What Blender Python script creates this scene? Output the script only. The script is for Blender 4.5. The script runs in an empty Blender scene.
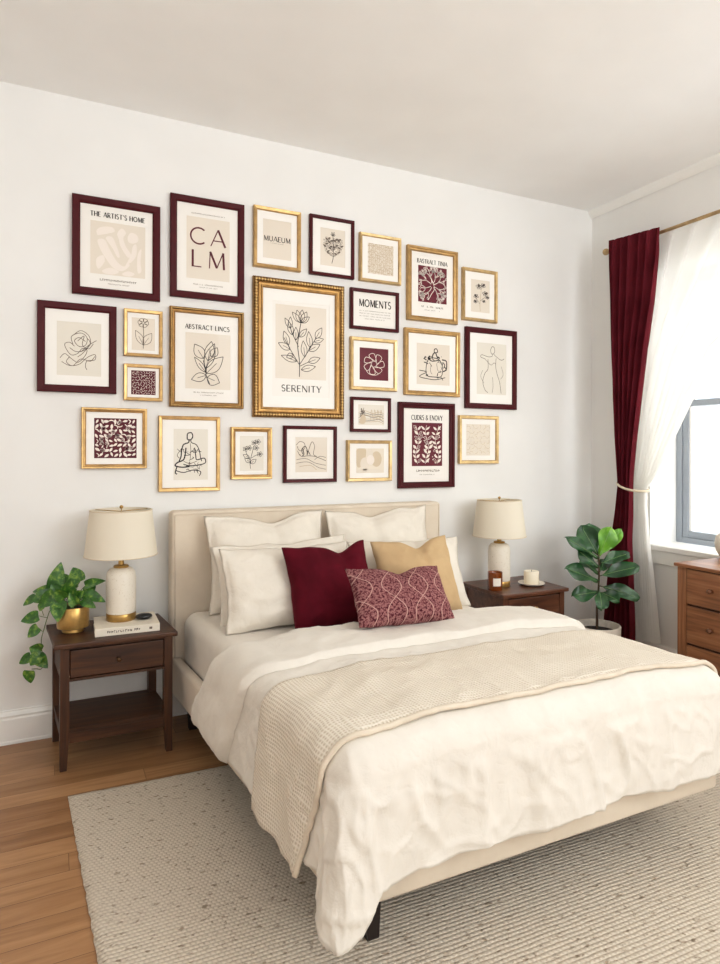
import bpy, bmesh, math, random
from mathutils import Vector, Matrix, noise
from mathutils.geometry import tessellate_polygon
PI = math.pi
C = bpy.context.scene.collection
rnd = random.Random(7)

# ------------------------------------------------------------------ colours and materials
def lin(c):
    def f(v):
        v /= 255.0
        return v / 12.92 if v <= 0.04045 else ((v + 0.055) / 1.055) ** 2.4
    return (f(c[0]), f(c[1]), f(c[2]), 1.0)

class NT:
    def __init__(s, name):
        s.m = bpy.data.materials.new(name); s.m.use_nodes = True
        s.t = s.m.node_tree; s.n = s.t.nodes; s.l = s.t.links
        s.b = s.n['Principled BSDF']
    def node(s, typ, **kw):
        n = s.n.new(typ)
        for k, v in kw.items():
            if k in n.inputs: n.inputs[k].default_value = v
            else: setattr(n, k, v)
        return n
    def link(s, a, b): s.l.new(a, b)
    def ramp(s, fac, stops):
        r = s.n.new('ShaderNodeValToRGB')
        e = r.color_ramp.elements
        while len(e) < len(stops): e.new(0.5)
        for i, (p, c) in enumerate(stops):
            e[i].position = p; e[i].color = lin(c)
        s.link(fac, r.inputs['Fac']); return r
    def coord(s, kind='Object', scale=(1, 1, 1), rot=(0, 0, 0)):
        tc = s.n.new('ShaderNodeTexCoord'); mp = s.n.new('ShaderNodeMapping')
        mp.inputs['Scale'].default_value = scale; mp.inputs['Rotation'].default_value = rot
        s.link(tc.outputs[kind], mp.inputs['Vector']); return mp.outputs['Vector']
    def noise(s, vec, scale, detail=3, rough=0.5, dist=0.0):
        n = s.n.new('ShaderNodeTexNoise')
        n.inputs['Scale'].default_value = scale; n.inputs['Detail'].default_value = detail
        n.inputs['Roughness'].default_value = rough; n.inputs['Distortion'].default_value = dist
        s.link(vec, n.inputs['Vector']); return n.outputs['Fac']
    def math(s, op, a, b=None):
        n = s.n.new('ShaderNodeMath'); n.operation = op
        for i, v in enumerate((a, b)):
            if v is None: continue
            if isinstance(v, (int, float)): n.inputs[i].default_value = v
            else: s.link(v, n.inputs[i])
        return n.outputs[0]
    def bump(s, h, strength=0.3, dist=0.005, prev=None):
        b = s.n.new('ShaderNodeBump'); b.inputs['Strength'].default_value = strength
        b.inputs['Distance'].default_value = dist
        s.link(h, b.inputs['Height'])
        if prev is not None: s.link(prev, b.inputs['Normal'])
        s.link(b.outputs['Normal'], s.b.inputs['Normal']); return b.outputs['Normal']
    def set(s, **kw):
        for k, v in kw.items(): s.b.inputs[k.replace('_', ' ')].default_value = v
        return s

def plain(name, col, rough=0.6, metal=0.0, spec=0.5, coat=0.0):
    t = NT(name); t.set(Base_Color=lin(col), Roughness=rough, Metallic=metal)
    t.b.inputs['Specular IOR Level'].default_value = spec
    t.b.inputs['Coat Weight'].default_value = coat
    return t.m

def paint(name, col, bump=0.05):
    t = NT(name); v = t.coord('Object')
    f = t.noise(v, 3.0, 4)
    d = tuple(max(0, c - 4) for c in col)
    r = t.ramp(f, [(0.3, d), (0.7, col)])
    t.link(r.outputs['Color'], t.b.inputs['Base Color'])
    t.set(Roughness=0.75); t.b.inputs['Specular IOR Level'].default_value = 0.25
    t.bump(t.noise(v, 160, 2), bump, 0.002)
    return t.m

def wood(name, dark, mid, light, axis=0, scale=1.0, rough=0.38, coat=0.15):
    t = NT(name)
    sc = [14.0 * scale] * 3; sc[axis] = 1.1 * scale
    v = t.coord('Object', tuple(sc))
    f = t.noise(v, 2.2, 6, 0.6, 0.6)
    r = t.ramp(f, [(0.28, dark), (0.5, mid), (0.74, light)])
    sc2 = [60.0 * scale] * 3; sc2[axis] = 3.0 * scale
    v2 = t.coord('Object', tuple(sc2))
    f2 = t.noise(v2, 2.0, 3)
    mx = t.node('ShaderNodeMix', data_type='RGBA', blend_type='MULTIPLY')
    mx.inputs['Factor'].default_value = 0.45
    t.link(r.outputs['Color'], mx.inputs['A'])
    r2 = t.ramp(f2, [(0.3, (150, 140, 130)), (0.6, (255, 255, 255))])
    t.link(r2.outputs['Color'], mx.inputs['B'])
    t.link(mx.outputs['Result'], t.b.inputs['Base Color'])
    t.set(Roughness=rough); t.b.inputs['Coat Weight'].default_value = coat
    t.b.inputs['Coat Roughness'].default_value = 0.25
    t.bump(f2, 0.08, 0.002)
    return t.m

def linen(name, col, amp=0.25, scale=420, mottled=6, crease=0.0, coord='Object'):
    t = NT(name); v = t.coord(coord)
    f = t.noise(v, 9, 5, 0.6)
    d = tuple(max(0, c - mottled) for c in col); l = tuple(min(255, c + 3) for c in col)
    r = t.ramp(f, [(0.3, d), (0.7, l)])
    t.link(r.outputs['Color'], t.b.inputs['Base Color'])
    t.set(Roughness=0.9); t.b.inputs['Specular IOR Level'].default_value = 0.15
    t.b.inputs['Sheen Weight'].default_value = 0.15
    n = None
    if crease:
        c1 = t.noise(v, 10, 4, 0.55, 0.25)
        c2 = t.math('ABSOLUTE', t.math('SUBTRACT', c1, 0.5))
        n = t.bump(t.math('MINIMUM', c2, 0.09), crease, 0.03)
    sc = t.noise(v, scale, 2)
    t.bump(sc, amp, 0.0015, n)
    return t.m

def velvet(name, dark, col):
    t = NT(name); v = t.coord('Object')
    f = t.noise(v, 6, 4, 0.6)
    r = t.ramp(f, [(0.3, dark), (0.7, col)])
    t.link(r.outputs['Color'], t.b.inputs['Base Color'])
    t.set(Roughness=0.8); t.b.inputs['Specular IOR Level'].default_value = 0.1
    t.b.inputs['Sheen Weight'].default_value = 0.35
    t.b.inputs['Sheen Tint'].default_value = lin(tuple(min(255, int(c * 1.25 + 20)) for c in col))
    t.b.inputs['Sheen Roughness'].default_value = 0.35
    t.bump(t.noise(v, 300, 2), 0.12, 0.001)
    return t.m

def gold(name, col=(196, 148, 72), rough=0.32, bump=0.0, scale=90):
    t = NT(name); v = t.coord('Object')
    f = t.noise(v, 22, 4, 0.6)
    d = tuple(int(c * 0.86) for c in col)
    r = t.ramp(f, [(0.35, d), (0.65, col)])
    t.link(r.outputs['Color'], t.b.inputs['Base Color'])
    t.set(Roughness=rough, Metallic=0.72)
    if bump:
        t.bump(t.noise(v, scale, 3), bump, 0.004)
    return t.m

def floor_mat():
    t = NT('oak_planks'); v = t.coord('Object')
    sx = t.node('ShaderNodeSeparateXYZ'); t.link(v, sx.inputs[0])
    PW, PL = .098, 1.35
    ry = t.math('DIVIDE', sx.outputs[1], PW); row = t.math('FLOOR', ry)
    shift = t.math('FRACT', t.math('MULTIPLY', t.math('SINE', t.math('MULTIPLY', row, 12.9898)), 43758.5))
    rx = t.math('ADD', t.math('DIVIDE', sx.outputs[0], PL), shift); idx = t.math('FLOOR', rx)
    rand = t.math('FRACT', t.math('MULTIPLY', t.math('SINE', t.math('ADD', t.math('MULTIPLY', row, 78.233), t.math('MULTIPLY', idx, 37.719))), 9173.3))
    ey = t.math('MULTIPLY', t.math('MINIMUM', t.math('FRACT', ry), t.math('SUBTRACT', 1.0, t.math('FRACT', ry))), PW)
    ex = t.math('MULTIPLY', t.math('MINIMUM', t.math('FRACT', rx), t.math('SUBTRACT', 1.0, t.math('FRACT', rx))), PL)
    gap = t.math('LESS_THAN', t.math('MINIMUM', ex, ey), 0.0011)
    vm = t.coord('Object', (1.6, 16, 1))
    add = t.node('ShaderNodeVectorMath', operation='ADD')
    sep = t.node('ShaderNodeVectorMath', operation='SCALE'); sep.inputs['Scale'].default_value = 9.0
    cx = t.node('ShaderNodeCombineXYZ'); t.link(rand, cx.inputs[0]); t.link(rand, cx.inputs[1]); t.link(rand, cx.inputs[2]); t.link(cx.outputs[0], sep.inputs[0]); t.link(vm, add.inputs[0]); t.link(sep.outputs[0], add.inputs[1])
    g = t.noise(add.outputs[0], 1.4, 6, 0.62, 0.9)
    r = t.ramp(g, [(0.25, (152, 110, 70)), (0.5, (180, 136, 93)), (0.75, (198, 157, 113))])
    tone = t.ramp(rand, [(0.0, (218, 208, 198)), (0.5, (238, 233, 227)), (1.0, (255, 255, 255))])
    mx = t.node('ShaderNodeMix', data_type='RGBA', blend_type='MULTIPLY'); mx.inputs['Factor'].default_value = 1.0
    t.link(r.outputs['Color'], mx.inputs['A']); t.link(tone.outputs['Color'], mx.inputs['B'])
    mx2 = t.node('ShaderNodeMix', data_type='RGBA', blend_type='MIX')
    t.link(gap, mx2.inputs['Factor']); t.link(mx.outputs['Result'], mx2.inputs['A'])
    mx2.inputs['B'].default_value = lin((120, 84, 54))
    t.link(mx2.outputs['Result'], t.b.inputs['Base Color'])
    t.set(Roughness=0.42); t.b.inputs['Coat Weight'].default_value = 0.12
    t.bump(t.math('SUBTRACT', 1.0, gap), 0.2, 0.002)
    return t.m

def rug_mat():
    t = NT('woven_wool'); uv = t.coord('UV')
    sx = t.node('ShaderNodeSeparateXYZ'); t.link(uv, sx.inputs[0])
    u, w = sx.outputs[0], sx.outputs[1]
    wob = t.math('MULTIPLY', t.math('SUBTRACT', t.noise(uv, 14, 2), 0.5), 0.006)
    w2 = t.math('ADD', w, wob)
    row = t.math('ABSOLUTE', t.math('SINE', t.math('MULTIPLY', w2, PI / 0.0138)))
    ph = t.math('MULTIPLY', t.math('FLOOR', t.math('DIVIDE', w2, 0.0138)), 1.3)
    knot = t.math('ABSOLUTE', t.math('SINE', t.math('ADD', t.math('MULTIPLY', u, PI / 0.0142), ph)))
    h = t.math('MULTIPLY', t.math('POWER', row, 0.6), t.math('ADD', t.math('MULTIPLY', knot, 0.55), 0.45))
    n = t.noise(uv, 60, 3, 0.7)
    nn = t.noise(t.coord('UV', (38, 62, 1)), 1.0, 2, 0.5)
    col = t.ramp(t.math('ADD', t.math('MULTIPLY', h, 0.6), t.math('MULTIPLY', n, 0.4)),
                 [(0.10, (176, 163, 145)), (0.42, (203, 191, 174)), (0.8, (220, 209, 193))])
    speck = t.ramp(nn, [(0.29, (150, 134, 112)), (0.40, (255, 255, 255))])
    mx = t.node('ShaderNodeMix', data_type='RGBA', blend_type='MULTIPLY'); mx.inputs['Factor'].default_value = 0.7
    t.link(col.outputs['Color'], mx.inputs['A']); t.link(speck.outputs['Color'], mx.inputs['B'])
    t.link(mx.outputs['Result'], t.b.inputs['Base Color'])
    t.set(Roughness=0.95); t.b.inputs['Specular IOR Level'].default_value = 0.1
    b1 = t.bump(h, 0.55, 0.006); t.bump(n, 0.4, 0.004, b1)
    return t.m

def waffle_mat():
    t = NT('waffle_cotton'); uv = t.coord('UV')
    sx = t.node('ShaderNodeSeparateXYZ'); t.link(uv, sx.inputs[0])
    P = 0.0108
    a = t.math('ABSOLUTE', t.math('SINE', t.math('MULTIPLY', sx.outputs[0], PI / P)))
    b = t.math('ABSOLUTE', t.math('SINE', t.math('MULTIPLY', sx.outputs[1], PI / P)))
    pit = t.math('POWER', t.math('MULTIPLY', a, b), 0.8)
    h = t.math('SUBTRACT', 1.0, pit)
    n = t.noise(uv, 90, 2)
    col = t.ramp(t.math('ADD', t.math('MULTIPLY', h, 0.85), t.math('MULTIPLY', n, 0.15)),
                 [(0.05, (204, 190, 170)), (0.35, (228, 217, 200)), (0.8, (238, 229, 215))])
    t.link(col.outputs['Color'], t.b.inputs['Base Color'])
    t.set(Roughness=0.95); t.b.inputs['Specular IOR Level'].default_value = 0.1
    t.bump(h, 0.5, 0.005)
    return t.m

def lumbar_mat():
    t = NT('burgundy_boucle_print'); uv = t.coord('UV')
    sx = t.node('ShaderNodeSeparateXYZ'); t.link(uv, sx.inputs[0])
    u, v = sx.outputs[0], sx.outputs[1]
    n = t.noise(uv, 115, 4, 0.75)
    base = t.ramp(n, [(0.36, (58, 18, 28)), (0.47, (104, 46, 54)), (0.56, (172, 126, 122)), (0.64, (112, 50, 60))])
    # ogee lattice of pale cord
    def cord(phase):
        s = t.math('MULTIPLY', t.math('SINE', t.math('ADD', t.math('MULTIPLY', v, 2 * PI / 0.23), phase)), 0.042)
        x = t.math('ADD', u, s)
        fr = t.math('ABSOLUTE', t.math('SUBTRACT', t.math('FRACT', t.math('DIVIDE', x, 0.125)), 0.5))
        return t.math('LESS_THAN', fr, 0.016)
    line = t.math('MAXIMUM', cord(0.0), cord(PI))
    mx = t.node('ShaderNodeMix', data_type='RGBA'); t.link(line, mx.inputs['Factor'])
    t.link(base.outputs['Color'], mx.inputs['A']); mx.inputs['B'].default_value = lin((190, 154, 144))
    t.link(mx.outputs['Result'], t.b.inputs['Base Color'])
    t.set(Roughness=0.9); t.b.inputs['Specular IOR Level'].default_value = 0.15
    t.bump(n, 0.5, 0.003)
    return t.m

def leaf_mat(name, c1, c2, c3, vs=30, rough=0.35):
    t = NT(name); v = t.coord('Object')
    n = t.noise(v, vs, 3, 0.6)
    r = t.ramp(n, [(0.3, c1), (0.52, c2), (0.72, c3)])
    t.link(r.outputs['Color'], t.b.inputs['Base Color'])
    t.set(Roughness=rough); t.b.inputs['Coat Weight'].default_value = 0.2
    t.b.inputs['Subsurface Weight'].default_value = 0.0
    return t.m

def sheer_mat():
    t = NT('white_voile')
    tr = t.node('ShaderNodeBsdfTransparent'); tl = t.node('ShaderNodeBsdfTranslucent'); df = t.node('ShaderNodeBsdfDiffuse')
    tl.inputs['Color'].default_value = lin((250, 250, 248)); df.inputs['Color'].default_value = lin((252, 251, 248))
    m1 = t.node('ShaderNodeMixShader', Fac=0.5); t.link(tl.outputs[0], m1.inputs[1]); t.link(df.outputs[0], m1.inputs[2])
    m2 = t.node('ShaderNodeMixShader', Fac=0.86); t.link(tr.outputs[0], m2.inputs[1]); t.link(m1.outputs[0], m2.inputs[2])
    t.link(m2.outputs[0], t.n['Material Output'].inputs['Surface'])
    return t.m

def glass_mat():
    t = NT('window_glass')
    tr = t.node('ShaderNodeBsdfTransparent'); gl = t.node('ShaderNodeBsdfGlossy')
    gl.inputs['Roughness'].default_value = 0.02
    m = t.node('ShaderNodeMixShader', Fac=0.07); t.link(tr.outputs[0], m.inputs[1]); t.link(gl.outputs[0], m.inputs[2])
    t.link(m.outputs[0], t.n['Material Output'].inputs['Surface'])
    return t.m

def shade_mat():
    t = NT('lamp_shade_linen'); v = t.coord('Object')
    t.set(Base_Color=lin((246, 239, 224)), Roughness=0.9)
    t.b.inputs['Specular IOR Level'].default_value = 0.1
    t.bump(t.noise(v, 350, 2), 0.15, 0.001)
    tl = t.node('ShaderNodeBsdfTranslucent'); tl.inputs['Color'].default_value = lin((248, 240, 222))
    m = t.node('ShaderNodeMixShader', Fac=0.25)
    t.link(t.b.outputs[0], m.inputs[1]); t.link(tl.outputs[0], m.inputs[2])
    t.link(m.outputs[0], t.n['Material Output'].inputs['Surface'])
    return t.m

def amber_mat():
    t = NT('amber_glass')
    t.set(Base_Color=lin((150, 74, 22)), Roughness=0.08)
    t.b.inputs['Transmission Weight'].default_value = 0.35; t.b.inputs['Coat Weight'].default_value = 0.5
    return t.m

def ceramic(name, col, speck):
    t = NT(name); v = t.coord('Object')
    n = t.noise(v, 130, 2, 0.6)
    r = t.ramp(n, [(0.25, speck), (0.4, col)])
    t.link(r.outputs['Color'], t.b.inputs['Base Color'])
    t.set(Roughness=0.5); t.b.inputs['Coat Weight'].default_value = 0.15
    return t.m

M = dict(
    wall=paint('wall_paint', (239, 238, 235)), ceil=paint('ceiling_paint', (249, 249, 248)),
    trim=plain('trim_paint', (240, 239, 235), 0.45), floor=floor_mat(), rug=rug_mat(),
    dark=wood('dark_walnut_x', (46, 23, 9), (74, 41, 19), (98, 60, 32), 0, 1.0, 0.48, 0.04),
    darkz=wood('dark_walnut_z', (46, 23, 9), (74, 41, 19), (94, 57, 30), 2, 1.0, 0.48, 0.04),
    dark_lit=wood('lit_walnut_x', (62, 32, 20), (98, 58, 38), (124, 78, 54), 0),  # dark walnut as lit: the light's redder tone is put into the colour
    dark_litz=wood('lit_walnut_z', (62, 32, 20), (98, 58, 38), (120, 76, 52), 2),
    oak=wood('dresser_walnut_y', (112, 70, 44), (150, 98, 64), (176, 124, 86), 1, 0.8, 0.42),
    oakz=wood('dresser_walnut_z', (116, 74, 48), (152, 100, 66), (176, 124, 86), 2, 0.8, 0.42),
    oakx=wood('dresser_walnut_x', (116, 74, 48), (152, 100, 66), (176, 124, 86), 0, 0.8, 0.42),
    uph=linen('oatmeal_upholstery', (224, 211, 193), 0.3, 500, 6),
    duvet=linen('cream_linen', (226, 219, 208), 0.25, 460, 5, 0.30),
    sheet=linen('sheet_cotton', (230, 223, 212), 0.15, 500, 4, 0.12),
    sham=linen('sham_linen', (233, 225, 212), 0.3, 420, 6, 0.35),
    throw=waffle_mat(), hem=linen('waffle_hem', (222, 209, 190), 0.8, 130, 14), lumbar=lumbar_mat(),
    vburg=velvet('burgundy_velvet', (72, 8, 20), (98, 16, 32)),
    vgold=velvet('gold_velvet', (188, 160, 122), (203, 175, 136)),
    curtain=velvet('burgundy_curtain', (92, 24, 34), (112, 34, 45)),
    knob=plain('knob_wood', (104, 62, 36), 0.35, 0, 0.5, 0.2), sheer=sheer_mat(), glass=glass_mat(), cord=plain('cream_cord', (226, 212, 188), 0.9),
    burg=plain('burgundy_lacquer', (76, 16, 22), 0.45, 0, 0.2, 0.0),
    gold=gold('gilt_wood', (200, 164, 110)), gold2=gold('ornate_gilt', (176, 136, 80), 0.36, 0.5, 110), gold4=gold('shaded_gilt', (112, 76, 34), 0.5), gold5=gold('bright_gilt', (214, 178, 118), 0.3), gold3=gold('pale_gilt', (212, 182, 132), 0.35),  # gold4 carries painted shade for the hollows behind the frame beads
    brass=gold('brushed_brass', (196, 158, 92), 0.28), bronze=gold('dark_bronze', (92, 66, 44), 0.4),
    mat=plain('mat_board', (246, 243, 237), 0.7, 0, 0.3, 0.1),
    paper=plain('print_paper', (243, 239, 232), 0.65, 0, 0.3, 0.15),
    beige=plain('print_beige', (229, 219, 205), 0.65, 0, 0.3, 0.15), beige2=plain('print_oat', (230, 224, 212), 0.65, 0, 0.3, 0.15),
    pburg=plain('print_burgundy', (104, 28, 44), 0.6, 0, 0.3, 0.25),
    cream=plain('print_cream', (240, 230, 220), 0.7), ink=plain('print_ink', (40, 34, 34), 0.7),
    softink=plain('print_soft_ink', (112, 98, 86), 0.7), greyink=plain('print_grey_ink', (150, 142, 134), 0.7),
    tan=plain('print_tan_line', (190, 168, 136), 0.7), plum=plain('print_plum', (92, 22, 36), 0.7),
    wash=plain('print_wash', (212, 196, 172), 0.7), wash2=plain('print_pale_wash', (232, 222, 206), 0.7),
    ceram=ceramic('ivory_ceramic', (236, 228, 214), (206, 194, 174)), pot=ceramic('planter_ceramic', (226, 216, 202), (200, 188, 172)),
    shade=shade_mat(), soil=plain('soil', (44, 32, 24), 0.95), wax=plain('candle_wax', (246, 236, 214), 0.5),
    amber=amber_mat(), label=plain('jar_label', (240, 234, 222), 0.7), black=plain('black_gloss', (26, 26, 28), 0.3),
    dleg=plain('dark_leg', (34, 22, 18), 0.5),
    pothos=leaf_mat('pothos_leaf', (28, 70, 20), (58, 110, 32), (150, 176, 70), 45),
    stem=plain('green_stem', (92, 110, 54), 0.6), trunk=plain('brown_trunk', (74, 54, 38), 0.8),
    fig=leaf_mat('fig_leaf', (18, 56, 26), (32, 80, 38), (58, 108, 54), 14, 0.4),
    figlight=leaf_mat('young_fig_leaf', (72, 132, 30), (96, 154, 38), (132, 180, 60), 14, 0.35),
    vein=plain('leaf_vein', (128, 160, 96), 0.5),
    steel=plain('window_metal', (158, 165, 174), 0.45, 0.0), white=plain('white_gloss', (244, 244, 242), 0.4),
    rod=gold('champagne_rod', (200, 172, 128), 0.4), book=plain('book_cloth', (232, 224, 208), 0.7), pages=plain('book_pages', (238, 230, 212), 0.9),
    facade=plain('facade', (238, 230, 214), 0.9), facade2=plain('facade_window', (150, 160, 172), 0.4),
)

# ------------------------------------------------------------------ object helpers
def mesh_obj(name, verts, faces, mats, parent=None, smooth=False, uvs=None, mi=None):
    me = bpy.data.meshes.new(name); me.from_pydata([tuple(v) for v in verts], [], faces)
    if not isinstance(mats, (list, tuple)): mats = [mats]
    for m in mats: me.materials.append(m)
    if mi: me.polygons.foreach_set('material_index', mi)
    if smooth: me.polygons.foreach_set('use_smooth', [True] * len(me.polygons))
    if uvs is not None:
        ul = me.uv_layers.new(name='UVMap')
        for lp in me.loops: ul.data[lp.index].uv = uvs[lp.vertex_index]
    me.update()
    o = bpy.data.objects.new(name, me); C.objects.link(o)
    if parent: o.parent = parent
    return o

def thing(name, label, cat, loc=(0, 0, 0), rz=0.0, group=None):
    o = bpy.data.objects.new(name, None); C.objects.link(o)
    o.empty_display_size = 0.05
    o.location = loc; o.rotation_euler = (0, 0, rz)
    return tag(o, label, cat, group)

def tag(o, label, cat, group=None):
    o['label'] = label; o['category'] = cat
    if group: o['group'] = group
    return o

def struct(o):
    o['kind'] = 'structure'; return o

class MB:
    """collects shapes, then links them as ONE mesh"""
    def __init__(s): s.bm = bmesh.new()
    def box(s, x0, x1, y0, y1, z0, z1, bev=0.0, seg=2):
        t = bmesh.new()
        g = bmesh.ops.create_cube(t, size=1.0)
        for v in t.verts:
            v.co = Vector(((x0 + x1) / 2 + v.co.x * (x1 - x0), (y0 + y1) / 2 + v.co.y * (y1 - y0), (z0 + z1) / 2 + v.co.z * (z1 - z0)))
        if bev: bmesh.ops.bevel(t, geom=list(t.edges), offset=bev, segments=seg, profile=0.5, affect='EDGES')
        s.merge(t); return s
    def merge(s, t):
        me = bpy.data.meshes.new('tmp'); t.to_mesh(me); t.free()
        s.bm.from_mesh(me); bpy.data.meshes.remove(me)
    def prism(s, pts_bottom, pts_top):
        a = [s.bm.verts.new(p) for p in pts_bottom]; b = [s.bm.verts.new(p) for p in pts_top]
        n = len(a)
        s.bm.faces.new(list(reversed(a))); s.bm.faces.new(b)
        for i in range(n): s.bm.faces.new((a[i], a[(i + 1) % n], b[(i + 1) % n], b[i]))
        return s
    def lathe(s, prof, seg=48, cx=0, cy=0, sy=1.0):
        rings = []
        for r, z in prof:
            if r < 1e-6: rings.append([s.bm.verts.new((cx, cy, z))])
            else: rings.append([s.bm.verts.new((cx + r * math.cos(2 * PI * i / seg), cy + sy * r * math.sin(2 * PI * i / seg), z)) for i in range(seg)])
        for a, b in zip(rings, rings[1:]):
            for i in range(seg):
                j = (i + 1) % seg
                if len(a) == 1 and len(b) == 1: continue
                if len(a) == 1: s.bm.faces.new((a[0], b[j], b[i]))
                elif len(b) == 1: s.bm.faces.new((a[i], a[j], b[0]))
                else: s.bm.faces.new((a[i], a[j], b[j], b[i]))
        return s
    def tube(s, pts, rad, seg=8, closed=False):
        pts = [Vector(p) for p in pts]; n = len(pts)
        if not isinstance(rad, (list, tuple)): rad = [rad] * n
        rings = []; up = Vector((0, 0, 1))
        prev = None
        for i, p in enumerate(pts):
            if closed: d = pts[(i + 1) % n] - pts[i - 1]
            else: d = pts[min(i + 1, n - 1)] - pts[max(i - 1, 0)]
            d.normalize()
            if prev is None:
                a = d.orthogonal().normalized()
            else:
                a = prev - d * prev.dot(d)
                a = a.normalized() if a.length > 1e-6 else d.orthogonal().normalized()
            prev = a; b = d.cross(a)
            rings.append([s.bm.verts.new(p + (a * math.cos(2 * PI * k / seg) + b * math.sin(2 * PI * k / seg)) * rad[i]) for k in range(seg)])
        m = n if closed else n - 1
        for i in range(m):
            a, b = rings[i], rings[(i + 1) % n]
            for k in range(seg):
                s.bm.faces.new((a[k], a[(k + 1) % seg], b[(k + 1) % seg], b[k]))
        if not closed:
            s.bm.faces.new(list(reversed(rings[0]))); s.bm.faces.new(rings[-1])
        return s
    def ball(s, c, r, sx=1, sy=1, sz=1, u=20, v=12):
        t = bmesh.new(); bmesh.ops.create_uvsphere(t, u_segments=u, v_segments=v, radius=r)
        for w in t.verts: w.co = Vector((c[0] + w.co.x * sx, c[1] + w.co.y * sy, c[2] + w.co.z * sz))
        s.merge(t); return s
    def build(s, name, mat, parent=None, smooth=False, angle=None):
        bmesh.ops.recalc_face_normals(s.bm, faces=list(s.bm.faces))
        me = bpy.data.meshes.new(name); s.bm.to_mesh(me); s.bm.free()
        for m in (mat if isinstance(mat, (list, tuple)) else [mat]): me.materials.append(m)
        if smooth:
            me.polygons.foreach_set('use_smooth', [True] * len(me.polygons))
            if angle: me.set_sharp_from_angle(angle=math.radians(angle))
        o = bpy.data.objects.new(name, me); C.objects.link(o)
        if parent: o.parent = parent
        return o

def catmull(pts, n=8, closed=False):
    P = [Vector(p) for p in pts]; N = len(P); out = []
    rng = N if closed else N - 1
    for i in range(rng):
        if closed: p0, p1, p2, p3 = P[i - 1], P[i], P[(i + 1) % N], P[(i + 2) % N]
        else: p0, p1, p2, p3 = P[max(i - 1, 0)], P[i], P[i + 1], P[min(i + 2, N - 1)]
        for k in range(n):
            t = k / n
            out.append(0.5 * ((2 * p1) + (p2 - p0) * t + (2 * p0 - 5 * p1 + 4 * p2 - p3) * t * t + (3 * p1 - p0 - 3 * p2 + p3) * t ** 3))
    if not closed: out.append(P[-1])
    return out

def lerp(a, b, t): return a + (b - a) * t
def smooth01(t): t = max(0.0, min(1.0, t)); return t * t * (3 - 2 * t)
def interp(tab, x):
    if x <= tab[0][0]: return tab[0][1]
    for (a, va), (b, vb) in zip(tab, tab[1:]):
        if x <= b: return lerp(va, vb, (x - a) / (b - a))
    return tab[-1][1]

# ------------------------------------------------------------------ room
D, RX, H = 3.353, 3.427, 3.037            # back wall, right wall, ceiling
LX, FY = -1.7, -2.4                        # left wall, wall behind the camera
struct(MB().box(LX - .1, RX + .5, FY - .1, D + .1, -.06, 0).build('floor', M['floor']))
struct(MB().box(LX - .1, RX + .5, FY - .1, D + .1, H, H + .06).build('ceiling', M['ceil']))
struct(MB().box(LX - .1, RX + .5, D, D + .1, 0, H).build('wall_back', M['wall']))
struct(MB().box(LX - .1, LX, FY, D, 0, H).build('wall_left', M['wall']))
struct(MB().box(LX - .1, RX + .5, FY - .1, FY, 0, H).build('wall_front', M['wall']))
WY0, WY1, WZ0, WZ1 = 1.45, 2.862, 0.765, 2.50  # window opening
w = MB()
w.box(RX, RX + .32, WY1, D, 0, H); w.box(RX, RX + .32, FY, WY0, 0, H)
w.box(RX, RX + .32, WY0, WY1, 0, WZ0 - .03); w.box(RX, RX + .32, WY0, WY1, WZ1, H)
struct(w.build('wall_right', M['wall']))

def skirting(name, p0, p1, inward):
    """moulded board from p0 to p1 (xy), profile leaning to inward"""
    prof = [(0, 0), (.020, 0), (.020, .012), (.016, .016), (.016, .112), (.013, .120), (.015, .130), (.010, .140), (.006, .146), (.006, .152), (0, .152)]
    d = Vector((inward[0], inward[1], 0)); mb = MB()
    mb.prism([Vector((p0[0], p0[1], 0)) + d * a + Vector((0, 0, z)) for a, z in prof], [Vector((p1[0], p1[1], 0)) + d * a + Vector((0, 0, z)) for a, z in prof])
    return struct(mb.build(name, M['trim']))
skirting('baseboard_back', (LX, D), (RX, D), (0, -1))
skirting('baseboard_right', (RX, FY), (RX, D - .021), (-1, 0))
skirting('baseboard_left', (LX, FY), (LX, D - .021), (1, 0))
# cove along the top of the window wall
mb = MB(); pr = [(0, H), (0, H - .045), (.008, H - .05), (.022, H - .035), (.034, H - .015), (.04, H)]
mb.prism([(RX - a, FY, z) for a, z in pr], [(RX - a, D, z) for a, z in pr])
struct(mb.build('trim_1', M['trim']))

# window: deep reveal, grey metal sashes
win = bpy.data.objects.new('window_1', None); C.objects.link(win); struct(win)
win.location = (RX + .26, (WY0 + WY1) / 2, WZ0)
HW = (WY1 - WY0) / 2; HH = WZ1 - WZ0
mb = MB()
for (y0, y1, z0, z1) in ((-HW, -HW + .04, 0, HH), (HW - .04, HW, 0, HH), (-HW + .04, HW - .04, 0, .035), (-HW + .04, HW - .04, HH - .04, HH)):
    mb.box(-.02, .05, y0, y1, z0, z1, .003)
mb.build('frame', M['steel'], win)
MEET = 0.895
def sash(name, x0, x1, z0, z1):
    m = MB(); b = .042; a, c = -HW + .041, HW - .041
    m.box(x0, x1, a, a + b, z0, z1, .004); m.box(x0, x1, c - b, c, z0, z1, .004)
    m.box(x0, x1, a + b, c - b, z0, z0 + b, .004); m.box(x0, x1, a + b, c - b, z1 - b, z1, .004)
    s = m.build(name, M['steel'], win)
    i = MB(); k = .018
    for (y0, y1, p, q) in ((a + b, a + b + k, z0 + b, z1 - b), (c - b - k, c - b, z0 + b, z1 - b)):
        i.box(x0 + .008, x1 - .004, y0, y1, p, q, .002)
    i.build('stop', M['white'], s)
    MB().box((x0 + x1) / 2 - .002, (x0 + x1) / 2 + .002, a + b - .005, c - b + .005, z0 + b - .005, z1 - b + .005).build('pane', M['glass'], s)
sash('lower_sash', -.012, .014, .036, MEET + .022)
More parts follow.
